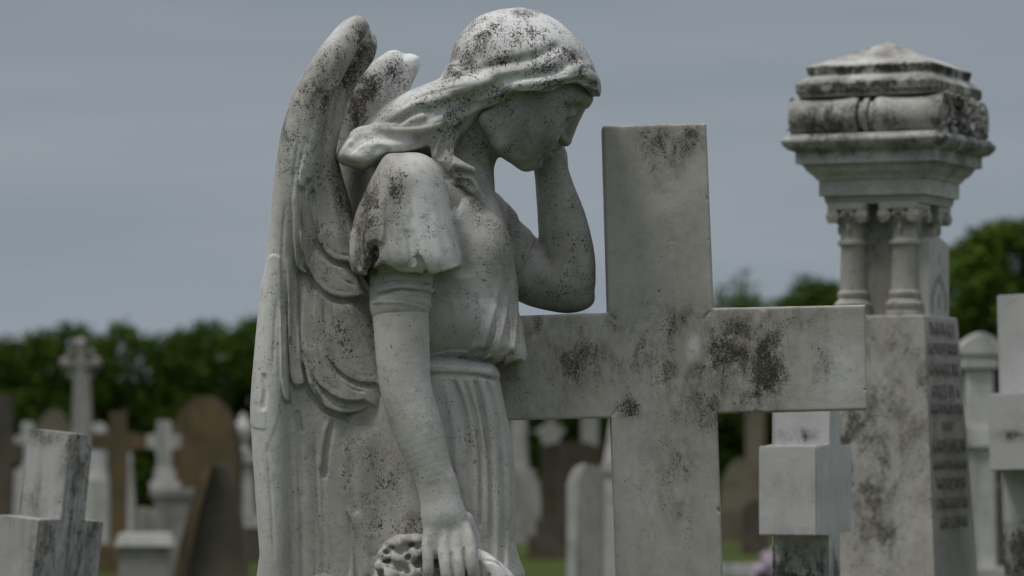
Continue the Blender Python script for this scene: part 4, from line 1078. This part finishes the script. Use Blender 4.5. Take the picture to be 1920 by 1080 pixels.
# ---------------------------------------------------------------- gravestones beyond
M_bw = stone('pale_grave_stone', base=(.58, .58, .57), dark=(.46, .46, .45), density=.04, vein=0, cloud=.65, streak=.55, rnd=True, scale=.45)
M_bg = stone('grey_grave_stone', base=(.34, .335, .315), dark=(.26, .255, .24), density=.05, vein=0, cloud=.7, streak=.6, rnd=True, scale=.45)
M_bg2 = stone('shaded_grave_stone', base=(.42, .415, .395), dark=(.30, .295, .28), density=.05, vein=0, cloud=.7, streak=.6, rnd=True, scale=.45)  # pale stone greyed down, shade painted into its base colour
M_br = stone('brown_sandstone', base=(.175, .125, .066), dark=(.115, .09, .055), density=.03, vein=0, cloud=.7, streak=.6, grime=(.03, .028, .024), rnd=True, scale=.4)
M_tan = stone('tan_sandstone', base=(.21, .185, .135), dark=(.15, .135, .10), density=.03, vein=0, cloud=.65, streak=.55, rnd=True, scale=.4)
M_tan2 = stone('dark_brown_slab_stone', base=(.085, .070, .050), dark=(.06, .05, .038), density=.03, vein=0, cloud=.7, streak=.6, rnd=True, scale=.4)
M_dk = stone('dark_grave_stone', base=(.13, .112, .085), dark=(.08, .07, .056), density=.02, vein=0, cloud=.4, streak=.4, rnd=True, scale=.4)

def grave(name, label, cat, D, px, mat, parts, rz=0.0, tilt=0.0, group=None):
    """parts: (part name, list of shapes in photo pixels about px). Shapes are solids of real depth."""
    k = D / FPX
    c = at(px, 800, D); c.z = 0
    o = tag(empty(name, c), label, cat, group)
    zz = lambda p: max(CAMH + (HOR - p) * k, 0.0) if p != 'g' else -.02
    for pn, shapes, *m in parts:
        bm = bmesh.new()
        for s in shapes:
            if s[0] == 'outline':      # ('outline', [(px,py)], depth_px, y offset px)
                prism(bm, [((a - px) * k, zz(b)) for a, b in s[1]], (s[3] - s[2] / 2) * k, (s[3] + s[2] / 2) * k, bevel=.008)
            elif s[0] == 'box':        # ('box', x0, x1, y0, y1, depth, yoff, taper)
                tp = s[7] if len(s) > 7 else 0
                box(bm, (s[1] - px) * k, (s[2] - px) * k, (s[6] - s[5] / 2) * k, (s[6] + s[5] / 2) * k, zz(s[4]), zz(s[3]), .006, tp * k)
            elif s[0] == 'lathe':      # ('lathe', cx, [(r,py)], yoff)
                lathe(bm, [(r * k, zz(p)) for r, p in s[2]], (s[1] - px) * k, s[3] * k, 20)
            elif s[0] == 'ball':       # ('ball', x, y, r, yoff)
                bmesh.ops.create_icosphere(bm, subdivisions=3, radius=s[3] * k, matrix=Matrix.Translation(((s[1] - px) * k, s[4] * k, zz(s[2]))))
        bm_obj(pn, bm, m[0] if m else mat, o, 45)
    o.rotation_euler = (0, R(tilt), R(rz))
    return o
def gothic(x0, x1, top, sh, bot='g', n=7):
    """pointed-arch outline"""
    cx = (x0 + x1) / 2; L = [(x0, bot), (x0, sh)]
    for i in range(1, n): t = i / n; L.append((x0 + (cx - x0) * (1 - math.cos(t * math.pi / 2)) ** .85, sh + (top - sh) * math.sin(t * math.pi / 2) ** .9))
    L.append((cx, top))
    return L + [(2 * cx - a, b) for a, b in reversed(L[:-1])]
def roundtop(x0, x1, top, sh, bot='g', n=12):
    cx = (x0 + x1) / 2; r = (x1 - x0) / 2
    return [(x0, bot)] + [(cx - r * math.cos(math.pi * i / n), sh - (sh - top) * math.sin(math.pi * i / n)) for i in range(n + 1)] + [(x1, bot)]
def plus(cx, cy, hw, hh, low, t):
    return [(cx - t, low), (cx - t, cy + t), (cx - hw, cy + t), (cx - hw, cy - t), (cx - t, cy - t), (cx - t, cy - hh), (cx + t, cy - hh), (cx + t, cy - t), (cx + hw, cy - t), (cx + hw, cy + t), (cx + t, cy + t), (cx + t, low)]

# -- left of the angel
grave('stone_cross', 'dark brown stone cross cut off by the photo edge, beyond the leaning white cross', 'grave cross', 31, 4, M_dk,
      [('cross_body', [('outline', plus(4, 850, 38, 112, 1040, 18), 40, 0)]), ('plinth', [('box', -50, 58, 1035, 'g', 100, 0)])])
cel = grave('celtic_cross', 'tall pale stone cross with clustered round arm ends before the hedge', 'grave cross', 35, 152, M_bg,
      [('shaft', [('box', 134, 174, 700, 842, 36, 0, 6)]), ('cross_head', [('outline', plus(152, 681, 28, 34, 716, 7), 20, 0)] + [('ball', 152 + a, 681 + b, r, 0) for a, b, r in ((-29, 0, 11.5), (28, 0, 11.5), (0, -36, 12), (-20, -19, 7), (20, -19, 7), (-19, 23, 7), (18, 23, 7), (0, 0, 12))]),
       ('pedestal', [('box', 128, 200, 838, 900, 70, 0, 8), ('box', 118, 206, 898, 'g', 90, 0)], M_bw)])
grave('gothic_headstone', 'small olive pointed headstone half hidden behind the tall celtic cross', 'headstone', 41, 100, M_tan, [('slab', [('outline', gothic(68, 132, 768, 815), 22, 0)]), ('plinth', [('box', 60, 140, 940, 'g', 50, 0)])])
grave('stone_cross', 'little white stone cross behind the top of the leaning white cross', 'grave cross', 38, 50, M_bw, [('cross_body', [('outline', plus(52, 829, 32, 38, 880, 11), 20, 0)]), ('pedestal', [('box', 26, 82, 880, 'g', 52, 0, 4)])])
grave('headstone', 'narrow white headstone just behind the shaft of the celtic cross', 'headstone', 39, 186, M_bw, [('slab', [('outline', roundtop(170, 200, 792, 806), 18, 0)]), ('plinth', [('box', 160, 210, 930, 'g', 40, 0)])])
grave('stone_cross', 'brown sandstone cross with wide arms between the celtic cross and the arched headstone', 'grave cross', 30, 222, M_br, [('cross_body', [('outline', plus(222, 828, 56, 56, 1030, 15), 30, 0)]), ('plinth', [('box', 182, 262, 1020, 'g', 90, 0)])])
grave('obelisk', 'thin white tapering stone standing behind the small stone blocks', 'obelisk', 33, 243, M_bw, [('shaft', [('box', 230, 256, 848, 985, 22, 0, 9)]), ('plinth', [('box', 222, 266, 985, 'g', 40, 0)])])
grave('stone_cross', 'white cross on a stepped foot set upon a broad grey pedestal', 'grave cross', 29, 308, M_bw,
      [('cross_body', [('outline', plus(308, 828, 32, 40, 880, 13), 24, 0)]), ('stepped_foot', [('box', 290, 328, 878, 902, 34, 0), ('box', 282, 338, 902, 918, 44, 0)]), ('pedestal', [('box', 284, 364, 916, 932, 76, 0), ('box', 290, 356, 932, 'g', 66, 0)], M_bg)])
grave('gothic_headstone', 'large brown pointed-arch headstone with dark weathered rim', 'headstone', 32, 380, M_br, [('slab', [('outline', gothic(316, 446, 742, 850), 34, 0)]), ('rim', [('outline', gothic(322, 453, 743, 852), 20, 22)], M_dk), ('plinth', [('box', 300, 462, 1010, 'g', 70, 0)])])
grave('gothic_headstone', 'dark leaning pointed headstone with a lichened top in front of the brown arched one', 'headstone', 19, 396, M_dk, [('slab', [('outline', [(334, 'g'), (334, 1040), (352, 980), (374, 910), (388, 876), (402, 868), (420, 872), (438, 920), (452, 990), (462, 1060), (462, 'g')], 60, 0)]), ('face_edge', [('outline', [(322, 1160), (326, 1070), (346, 985), (366, 915), (382, 878), (400, 868), (386, 900), (372, 960), (356, 1050), (350, 1160)], 24, -36)], M_br)], tilt=1)
grave('pedestal', 'low grey stone block with a pale rounded top beside the leaning white cross', 'pedestal', 24, 272, M_bg, [('block', [('box', 224, 322, 1022, 'g', 80, 0, 4)]), ('top', [('box', 218, 328, 1000, 1024, 92, 0, 8)], M_bw)])
grave('headstone', 'small grey broken stone behind the low grey block', 'headstone', 27, 272, M_bg, [('slab', [('outline', [(252, 'g'), (250, 962), (262, 950), (286, 956), (296, 970), (296, 'g')], 30, 0)])])
grave('urn_monument', 'white urn on a narrow pedestal between the brown arched headstone and the wing', 'monument', 33, 456, M_bw,
      [('urn', [('lathe', 456, [(6, 850), (16, 846), (8, 836), (15, 822), (19, 806), (15, 794), (8, 788), (7, 780), (2, 774)], 0)]), ('pedestal', [('box', 436, 478, 868, 966, 40, 0, 4), ('box', 430, 484, 850, 868, 50, 0)]), ('base', [('box', 424, 490, 966, 988, 60, 0), ('box', 418, 500, 988, 'g', 80, 0)])])
grave('stone_block', 'dark low stone kerb block beside the foot of the wing', 'grave kerb', 23, 478, M_dk, [('block', [('box', 456, 540, 988, 1048, 90, 0, 3)])]).location.z = 0
# -- seen beneath the arm of the cross
grave('obelisk', 'white stepped obelisk seen beside the edge of the robe under the cross arm', 'obelisk', 37, 972, M_bg2, [('shaft', [('box', 952, 992, 700, 880, 38, 0, 8)]), ('steps', [('box', 944, 1004, 880, 900, 58, 0), ('box', 936, 1012, 900, 930, 70, 0), ('box', 926, 1020, 930, 'g', 86, 0)])])
grave('trefoil_headstone', 'white stone with a diamond finial rising over the brown slab', 'headstone', 42, 1032, M_bg2, [('slab', [('outline', [(1018, 'g'), (1018, 840), (1046, 840), (1046, 'g')], 22, 0)]), ('finial', [('outline', [(1032, 780), (1040, 796), (1062, 806), (1048, 822), (1046, 842), (1018, 842), (1016, 822), (1002, 806), (1024, 796)], 20, 0)])])
grave('headstone', 'broad dark brown headstone standing on a black plinth under the cross arm', 'headstone', 33, 1070, M_dk, [('slab', [('outline', [(1014, 985), (1014, 836), (1050, 828), (1100, 830), (1130, 840), (1130, 985)], 40, 0)], M_tan2), ('plinth', [('box', 1004, 1140, 972, 1002, 80, 0), ('box', 990, 1150, 1002, 'g', 110, 0)], M_dk)])
grave('headstone', 'pale grey headstone with a sloped bright shoulder seen obliquely beside the cross upright', 'headstone', 18, 1098, M_bg, [('slab', [('outline', [(1082, 'g'), (1082, 905), (1090, 882), (1104, 872), (1120, 872), (1132, 890), (1132, 'g')], 26, 0)]), ('edge', [('outline', [(1063, 'g'), (1063, 905), (1074, 880), (1092, 868), (1104, 872), (1090, 882), (1081.5, 905), (1081.5, 'g')], 30, 2)], M_bw), ('foot', [('box', 1052, 1140, 1130, 'g', 60, 0)])])
grave('obelisk', 'white tiered obelisk mostly hidden behind the upright of the big cross', 'obelisk', 22, 1166, M_bw, [('shaft', [('box', 1132, 1200, 740, 868, 60, 0, 20)]), ('tiers', [('box', 1128, 1204, 868, 888, 74, 0), ('box', 1132, 1200, 888, 906, 66, 0), ('box', 1126, 1206, 906, 'g', 78, 0)])])
grave('pillar', 'grey square pillar far off under the cross arm near the trees', 'pillar', 44, 1106, M_bg2, [('shaft', [('box', 1090, 1122, 760, 'g', 30, 0)]), ('cap', [('box', 1084, 1128, 748, 761, 40, 0, 4)])])
grave('headstone', 'tiny white headstone on the grass beside the black plinth', 'headstone', 40, 984, M_bg2, [('slab', [('outline', roundtop(968, 998, 900, 916), 16, -30)]), ('plinth', [('box', 962, 1004, 962, 'g', 40, -30)])])
# -- between the big cross and the white cross
grave('gothic_headstone', 'tan pointed headstone on the grass between the big cross and the white one', 'headstone', 38, 1395, M_tan, [('slab', [('outline', gothic(1350, 1440, 858, 940, 960), 24, 0)]), ('plinth', [('box', 1340, 1450, 958, 'g', 50, 0)])])
grave('headstone', 'small dark round-topped headstone in front of the tan pointed one', 'headstone', 34, 1416, M_dk, [('slab', [('outline', roundtop(1390, 1440, 936, 966), 26, 0)])])
grave('pillar', 'brown stone pillar beyond the tan pointed headstone', 'pillar', 44, 1416, M_tan, [('shaft', [('box', 1399, 1433, 730, 'g', 32, 0)]), ('cap', [('box', 1393, 1439, 716, 731, 44, 0, 5)])])
kerb = grave('grave_kerb', 'low pale stone kerb lying in the grass behind the white square cross', 'grave kerb', 29, 1410, M_bw, [('kerb', [('box', 1330, 1490, 1058, 'g', 26, 0)])])
# a bunch of mauve flowers resting there
M_petal = plain('mauve_petals', (.50, .40, .52), .7, .25, 60); M_leaf_f = plain('flower_leaf', (.03, .06, .015), .7)
k = 27 / FPX; c = at(1432, 800, 27); c.z = 0
fl = tag(empty('flower_bunch', c), 'bunch of pale mauve and white flowers laid on the grass by the kerb', 'flowers')
bm = bmesh.new(); rs = random.Random(3)
for i in range(46):
    t = rs.random(); x = (-14 + 36 * t + rs.uniform(-12, 12)) * k; z = (14 + 52 * t + rs.uniform(-12, 12)) * k; y = rs.uniform(-26, 26) * k
    bmesh.ops.create_icosphere(bm, subdivisions=1, radius=rs.uniform(5, 9) * k, matrix=Matrix.Translation((x, y, max(z, .03))) @ Matrix.Rotation(rs.uniform(0, 3), 4, 'X') @ Matrix.Diagonal((1, .6, 1, 1)))
bm_obj('petals', bm, M_petal, fl)
bm = bmesh.new()
for i in range(40):
    a = rs.uniform(0, 6.28); l = rs.uniform(.06, .16); b0 = Vector((rs.uniform(-.03, .05), rs.uniform(-.05, .05), -.005)); d_ = Vector((math.cos(a) * .5, math.sin(a) * .5, 1)).normalized()
    s_ = d_.cross(Vector((0, 0, 1))).normalized() * .008
    bm.faces.new([bm.verts.new(p) for p in (b0 - s_ * .4, b0 + s_ * .4, b0 + d_ * l * .6 + s_, b0 + d_ * l, b0 + d_ * l * .6 - s_)])
bm_obj('leaves', bm, M_leaf_f, fl)
# -- far right
grave('pillar', 'blurred white pillar monument with a moulded cap behind the inscribed monument', 'monument', 15, 1836, M_bw,
      [('shaft', [('box', 1806, 1866, 690, 1070, 58, 0, 6), ('box', 1800, 1872, 800, 840, 70, 0, 3)]), ('cap', [('outline', [(1800, 668), (1796, 650), (1812, 634), (1836, 622), (1860, 632), (1876, 650), (1872, 668)], 74, 0), ('box', 1804, 1868, 668, 692, 66, 0)]), ('base', [('box', 1786, 1886, 1064, 1100, 100, 0), ('box', 1770, 1900, 1100, 'g', 130, 0)])])
grave('headstone', 'dark slab low behind the upright white cross at the photo edge', 'headstone', 20, 1886, M_dk, [('slab', [('outline', roundtop(1866, 1906, 902, 918), 30, 0)])])

# ---------------------------------------------------------------- hedge and trees, leaf by leaf
def leaf_mat(name, a, b, c):
    t = NT(name)
    at_ = t.n.new('ShaderNodeAttribute'); at_.attribute_name = 'tint'
    n = t.noise(t.tc.outputs['Object'], .9, 4, .6)
    cc = t.mix(at_.outputs['Fac'], a, b)
    cc = t.mix(t.ramp(n, .42, .66), cc, c)
    t.link(cc, t.b.inputs['Base Color']); t.b.inputs['Roughness'].default_value = .8; t.b.inputs['Specular IOR Level'].default_value = .06
    return t.m
M_hedge = leaf_mat('hedge_leaves', (.030, .060, .008), (.085, .140, .018), (.046, .088, .011))
M_tree = leaf_mat('tree_leaves', (.052, .095, .014), (.13, .20, .030), (.078, .13, .020))
M_bark = plain('bark', (.06, .05, .04), .9)
def leaves_mesh(name, P, size, mat, parent, seed=0, up=.3):
    rs = np.random.RandomState(seed); n = len(P)
    d = rs.randn(n, 3); d[:, 2] += up; d /= np.linalg.norm(d, axis=1)[:, None]
    t = np.cross(d, rs.randn(n, 3)); t /= np.linalg.norm(t, axis=1)[:, None]; b = np.cross(d, t)
    s = size * rs.uniform(.6, 1.3, n)[:, None]
    # each leaf: a folded pointed blade of two triangles-pairs
    V = np.stack((P - t * s, P + b * s * .42 + d * s * .12, P + t * s, P - b * s * .42 + d * s * .12), 1).reshape(-1, 3)
    me = bpy.data.meshes.new(name)
    me.vertices.add(4 * n); me.vertices.foreach_set('co', V.astype(f32).ravel())
    me.loops.add(4 * n); me.loops.foreach_set('vertex_index', np.arange(4 * n, dtype=np.int32))
    me.polygons.add(n); me.polygons.foreach_set('loop_start', np.arange(0, 4 * n, 4, dtype=np.int32)); me.update(calc_edges=True)
    a = me.attributes.new('tint', 'FLOAT', 'FACE'); a.data.foreach_set('value', rs.rand(n).astype(f32))
    return link_mesh(name, me, mat, parent)
def crown_points(blobs, per, rs, shell=.45):
    """points through overlapping lumps, thicker towards each lump's surface"""
    out = []
    for x, y, z, rx, ry, rz in blobs:
        n = int(per * (rx * ry + ry * rz + rx * rz) / 3 * 4)
        d = rs.randn(n, 3); d /= np.linalg.norm(d, axis=1)[:, None]
        r = rs.uniform(shell, 1.0, n) ** .6
        bump_ = 1 + .16 * np.sin(d[:, 0] * 7 + x) * np.sin(d[:, 2] * 6 + y) + .1 * np.sin(d[:, 1] * 11 + z)
        p = d * (r * bump_)[:, None] * np.array((rx, ry, rz)) + np.array((x, y, z))
        out.append(p)
    p = np.concatenate(out)
    return p[p[:, 2] > .05]
def trunk(bm, p0, p1, r0, r1, n=9):
    a = Vector(p0); b = Vector(p1); d_ = (b - a).normalized(); u = d_.orthogonal().normalized(); v = d_.cross(u)
    ra = [bm.verts.new(a + (u * math.cos(i * 6.2832 / n) + v * math.sin(i * 6.2832 / n)) * r0) for i in range(n)]
    rb = [bm.verts.new(b + (u * math.cos(i * 6.2832 / n) + v * math.sin(i * 6.2832 / n)) * r1) for i in range(n)]
    for i in range(n): bm.faces.new((ra[i], ra[(i + 1) % n], rb[(i + 1) % n], rb[i]))
    bm.faces.new(ra[::-1]); bm.faces.new(rb)
# the clipped hedge that closes the graveyard
DH = 50; kh = DH / FPX
def hedge(name, label, x0, x1, D, tops, depth, seed, mat, per=2000, size=.05):
    """tops: (px, py) skyline"""
    k = D / FPX; rs = np.random.RandomState(seed)
    cx = ((x0 + x1) / 2 - 960) * k
    o = tag(empty(name, (cx, D + depth / 2, 0)), label, 'hedge')
    tx = [a for a, _ in tops]; tz = [CAMH + (HOR - b) * k for _, b in tops]
    blobs = []
    x = x0
    while x < x1:
        h = np.interp(x, tx, tz)
        for zf in (.2, .5, .79):
            r_ = rs.uniform(.5, .75)
            blobs.append(((x - 960) * k - cx + rs.uniform(-.2, .2), rs.uniform(-.25, .25) * depth, h * zf + rs.uniform(-.08, .08), r_, depth * .5, h * .215 + rs.uniform(-.05, .05)))
        x += .62 / k
    P = crown_points(blobs, per, rs, .5)
    leaves_mesh('leaves', P, size, mat, o, seed)
    bm = bmesh.new()
    x = x0 + .3 / k
    while x < x1:
        h = np.interp(x, tx, tz)
        for s_ in range(2):
            b0 = ((x - 960) * k - cx, rs.uniform(-.2, .2), -.02); b1 = (b0[0] + rs.uniform(-.3, .3), b0[1] + rs.uniform(-.3, .3), h * .75)
            trunk(bm, b0, b1, .04, .015)
        x += .8 / k
    bm_obj('stems', bm, M_bark, o)
    return o
hedge('hedge', 'long dark green clipped hedge running behind the gravestones beside the wing', -560, 1340, DH, [(-560, 610), (-120, 618), (0, 632), (60, 612), (110, 604), (160, 612), (205, 610), (240, 604), (290, 600), (330, 608), (400, 598), (440, 590), (500, 590), (900, 592), (1340, 596)], 1.6, 11, M_hedge)
hedge('hedge', 'dark hedge seen above the arm of the big cross, left of the monument', 1330, 1700, DH, [(1330, 565), (1400, 555), (1440, 545), (1500, 530), (1560, 520), (1700, 515)], 1.6, 12, M_hedge)
hedge('hedge', 'dark low hedge under the tall bushy tree behind the edge cross', 1690, 2560, DH + 4, [(1690, 560), (1800, 540), (1900, 535), (2080, 540), (2560, 560)], 1.6, 13, M_hedge)
def tree(name, label, px, D, blobs, mat, trunk_r, seed, per=1100, size=.055, limbs=()):
    """blobs in photo pixels: (px, py, depth, rx, ry, rz)"""
    k = D / FPX; c = at(px, 800, D); c.z = 0; rs = np.random.RandomState(seed)
    o = tag(empty(name, c), label, 'tree')
    B = [((a - px) * k, d_ * k, CAMH + (HOR - b) * k, rx * k, ry * k, rz * k) for a, b, d_, rx, ry, rz in blobs]
    leaves_mesh('crown', crown_points(B, per, rs, .35), size, mat, o, seed)
    bm = bmesh.new()
    top = max(b[2] for b in B)
    trunk(bm, (0, 0, -.03), (.05, 0, top * .55), trunk_r, trunk_r * .6)
    for b in B: trunk(bm, (.04, 0, top * .45), (b[0], b[1], b[2] + b[5] * .4), trunk_r * .5, trunk_r * .12, 6)
    bm_obj('trunk', bm, M_bark, o)
    return o
tree('bushy_tree', 'big round bushy green tree rising behind the inscribed monument', 1880, 46, [(1830, 520, 0, 75, 80, 70), (1890, 480, 20, 80, 80, 68), (1930, 450, 10, 70, 80, 45), (1870, 450, -20, 45, 60, 34), (1820, 480, -10, 50, 60, 34), (1900, 580, 0, 110, 90, 80), (1800, 560, 0, 50, 60, 80), (1790, 500, 0, 36, 50, 36), (1860, 445, 0, 50, 50, 30), (1985, 500, 0, 80, 80, 80)], M_tree, .16, 21)
tree('loose_tree', 'loose light green sapling showing over the right arm of the big cross', 1375, 54, [(1372, 560, 0, 40, 40, 30), (1384, 525, 0, 18, 20, 24), (1405, 545, 0, 26, 26, 22), (1350, 575, 0, 32, 30, 26), (1420, 575, 0, 34, 30, 20), (1398, 512, 0, 8, 8, 10), (1350, 545, 0, 16, 16, 18)], M_tree, .07, 22, per=420, size=.042)
# ---------------------------------------------------------------- light and camera
w = bpy.data.worlds.new('World'); scene.world = w; w.use_nodes = True
nt = w.node_tree; bg = nt.nodes['Background']
SUN_EL = 64
sky = nt.nodes.new('ShaderNodeTexSky'); sky.sky_type = 'NISHITA'; sky.sun_disc = False
sky.sun_elevation = R(SUN_EL); sky.dust_density = 4; sky.air_density = 1.2; sky.ozone_density = 1.5
tc = nt.nodes.new('ShaderNodeTexCoord')
sp = nt.nodes.new('ShaderNodeSeparateXYZ'); nt.links.new(tc.outputs['Generated'], sp.inputs[0])
mp = nt.nodes.new('ShaderNodeMapping'); mp.inputs['Scale'].default_value = (3, 3, 26); nt.links.new(tc.outputs['Generated'], mp.inputs[0])
nz = nt.nodes.new('ShaderNodeTexNoise'); nz.inputs['Scale'].default_value = 2.2; nz.inputs['Detail'].default_value = 6; nt.links.new(mp.outputs[0], nz.inputs['Vector'])
cr = nt.nodes.new('ShaderNodeValToRGB'); cr.color_ramp.elements[0].position = .3; cr.color_ramp.elements[1].position = .75
cr.color_ramp.elements[0].color = (2.40, 2.82, 3.28, 1); cr.color_ramp.elements[1].color = (2.92, 3.30, 3.72, 1)
nt.links.new(nz.outputs['Fac'], cr.inputs[0])
# overcast: brighter overhead
mr = nt.nodes.new('ShaderNodeMapRange'); nt.links.new(sp.outputs['Z'], mr.inputs['Value'])
mr.inputs['From Min'].default_value = .12; mr.inputs['From Max'].default_value = 1; mr.inputs['To Min'].default_value = 1.0; mr.inputs['To Max'].default_value = 4.2
mu = nt.nodes.new('ShaderNodeMix'); mu.data_type = 'RGBA'; mu.blend_type = 'MULTIPLY'; mu.inputs[0].default_value = 1
# sky dimmed behind the camera, added to deepen shading on front faces
my = nt.nodes.new('ShaderNodeMapRange'); nt.links.new(sp.outputs['Y'], my.inputs['Value'])
my.inputs['From Min'].default_value = -.6; my.inputs['From Max'].default_value = .7; my.inputs['To Min'].default_value = .62; my.inputs['To Max'].default_value = 1
mm = nt.nodes.new('ShaderNodeMath'); mm.operation = 'MULTIPLY'; hz_ = nt.nodes.new('ShaderNodeMapRange'); nt.links.new(sp.outputs['Z'], hz_.inputs['Value'])
hz_.inputs['From Min'].default_value = .02; hz_.inputs['From Max'].default_value = .12; hz_.inputs['To Min'].default_value = 1.13; hz_.inputs['To Max'].default_value = .93
mh = nt.nodes.new('ShaderNodeMath'); mh.operation = 'MULTIPLY'; nt.links.new(mr.outputs[0], mh.inputs[0]); nt.links.new(hz_.outputs[0], mh.inputs[1])
nt.links.new(mh.outputs[0], mm.inputs[0]); nt.links.new(my.outputs[0], mm.inputs[1])
wz = nt.nodes.new('ShaderNodeMapRange'); nt.links.new(sp.outputs['Z'], wz.inputs['Value']); wz.inputs['From Min'].default_value = .15; wz.inputs['From Max'].default_value = .8
wm = nt.nodes.new('ShaderNodeMix'); wm.data_type = 'RGBA'; wm.blend_type = 'MULTIPLY'; nt.links.new(wz.outputs[0], wm.inputs[0]); nt.links.new(cr.outputs[0], wm.inputs[6]); wm.inputs[7].default_value = (1.14, 1.0, .90, 1)
nt.links.new(wm.outputs[2], mu.inputs[6]); nt.links.new(mm.outputs[0], mu.inputs[7])
mx = nt.nodes.new('ShaderNodeMix'); mx.data_type = 'RGBA'; mx.inputs[0].default_value = .93
nt.links.new(sky.outputs[0], mx.inputs[6]); nt.links.new(mu.outputs[2], mx.inputs[7])
nt.links.new(mx.outputs[2], bg.inputs['Color']); bg.inputs['Strength'].default_value = .1

sl = bpy.data.lights.new('sun', 'SUN'); sl.energy = 1.5; sl.angle = R(13); sl.color = (1, .945, .86)
so = bpy.data.objects.new('sun', sl); col.objects.link(so)
az = R(-124)                       # high, behind the camera's left shoulder
d = Vector((math.sin(az) * math.cos(R(SUN_EL)), math.cos(az) * math.cos(R(SUN_EL)), math.sin(R(SUN_EL))))
so.rotation_euler = d.to_track_quat('Z', 'Y').to_euler(); so.location = d * 30
sky.sun_rotation = math.atan2(d.x, d.y)

cam = bpy.data.cameras.new('camera'); co = bpy.data.objects.new('camera', cam); col.objects.link(co)
co.location = (0, 0, CAMH); co.rotation_euler = (R(90), 0, 0)
cam.sensor_width = 36; cam.lens = 36 * FPX / 1920
cam.shift_y = (HOR - 540) / 1920
cam.clip_end = 3000; cam.clip_start = .1
cam.dof.use_dof = True; cam.dof.focus_distance = DS - .1; cam.dof.aperture_fstop = 6.8
scene.camera = co
scene.view_settings.view_transform = 'Standard'; scene.view_settings.look = 'None'
scene.view_settings.exposure = 0; scene.view_settings.gamma = 1
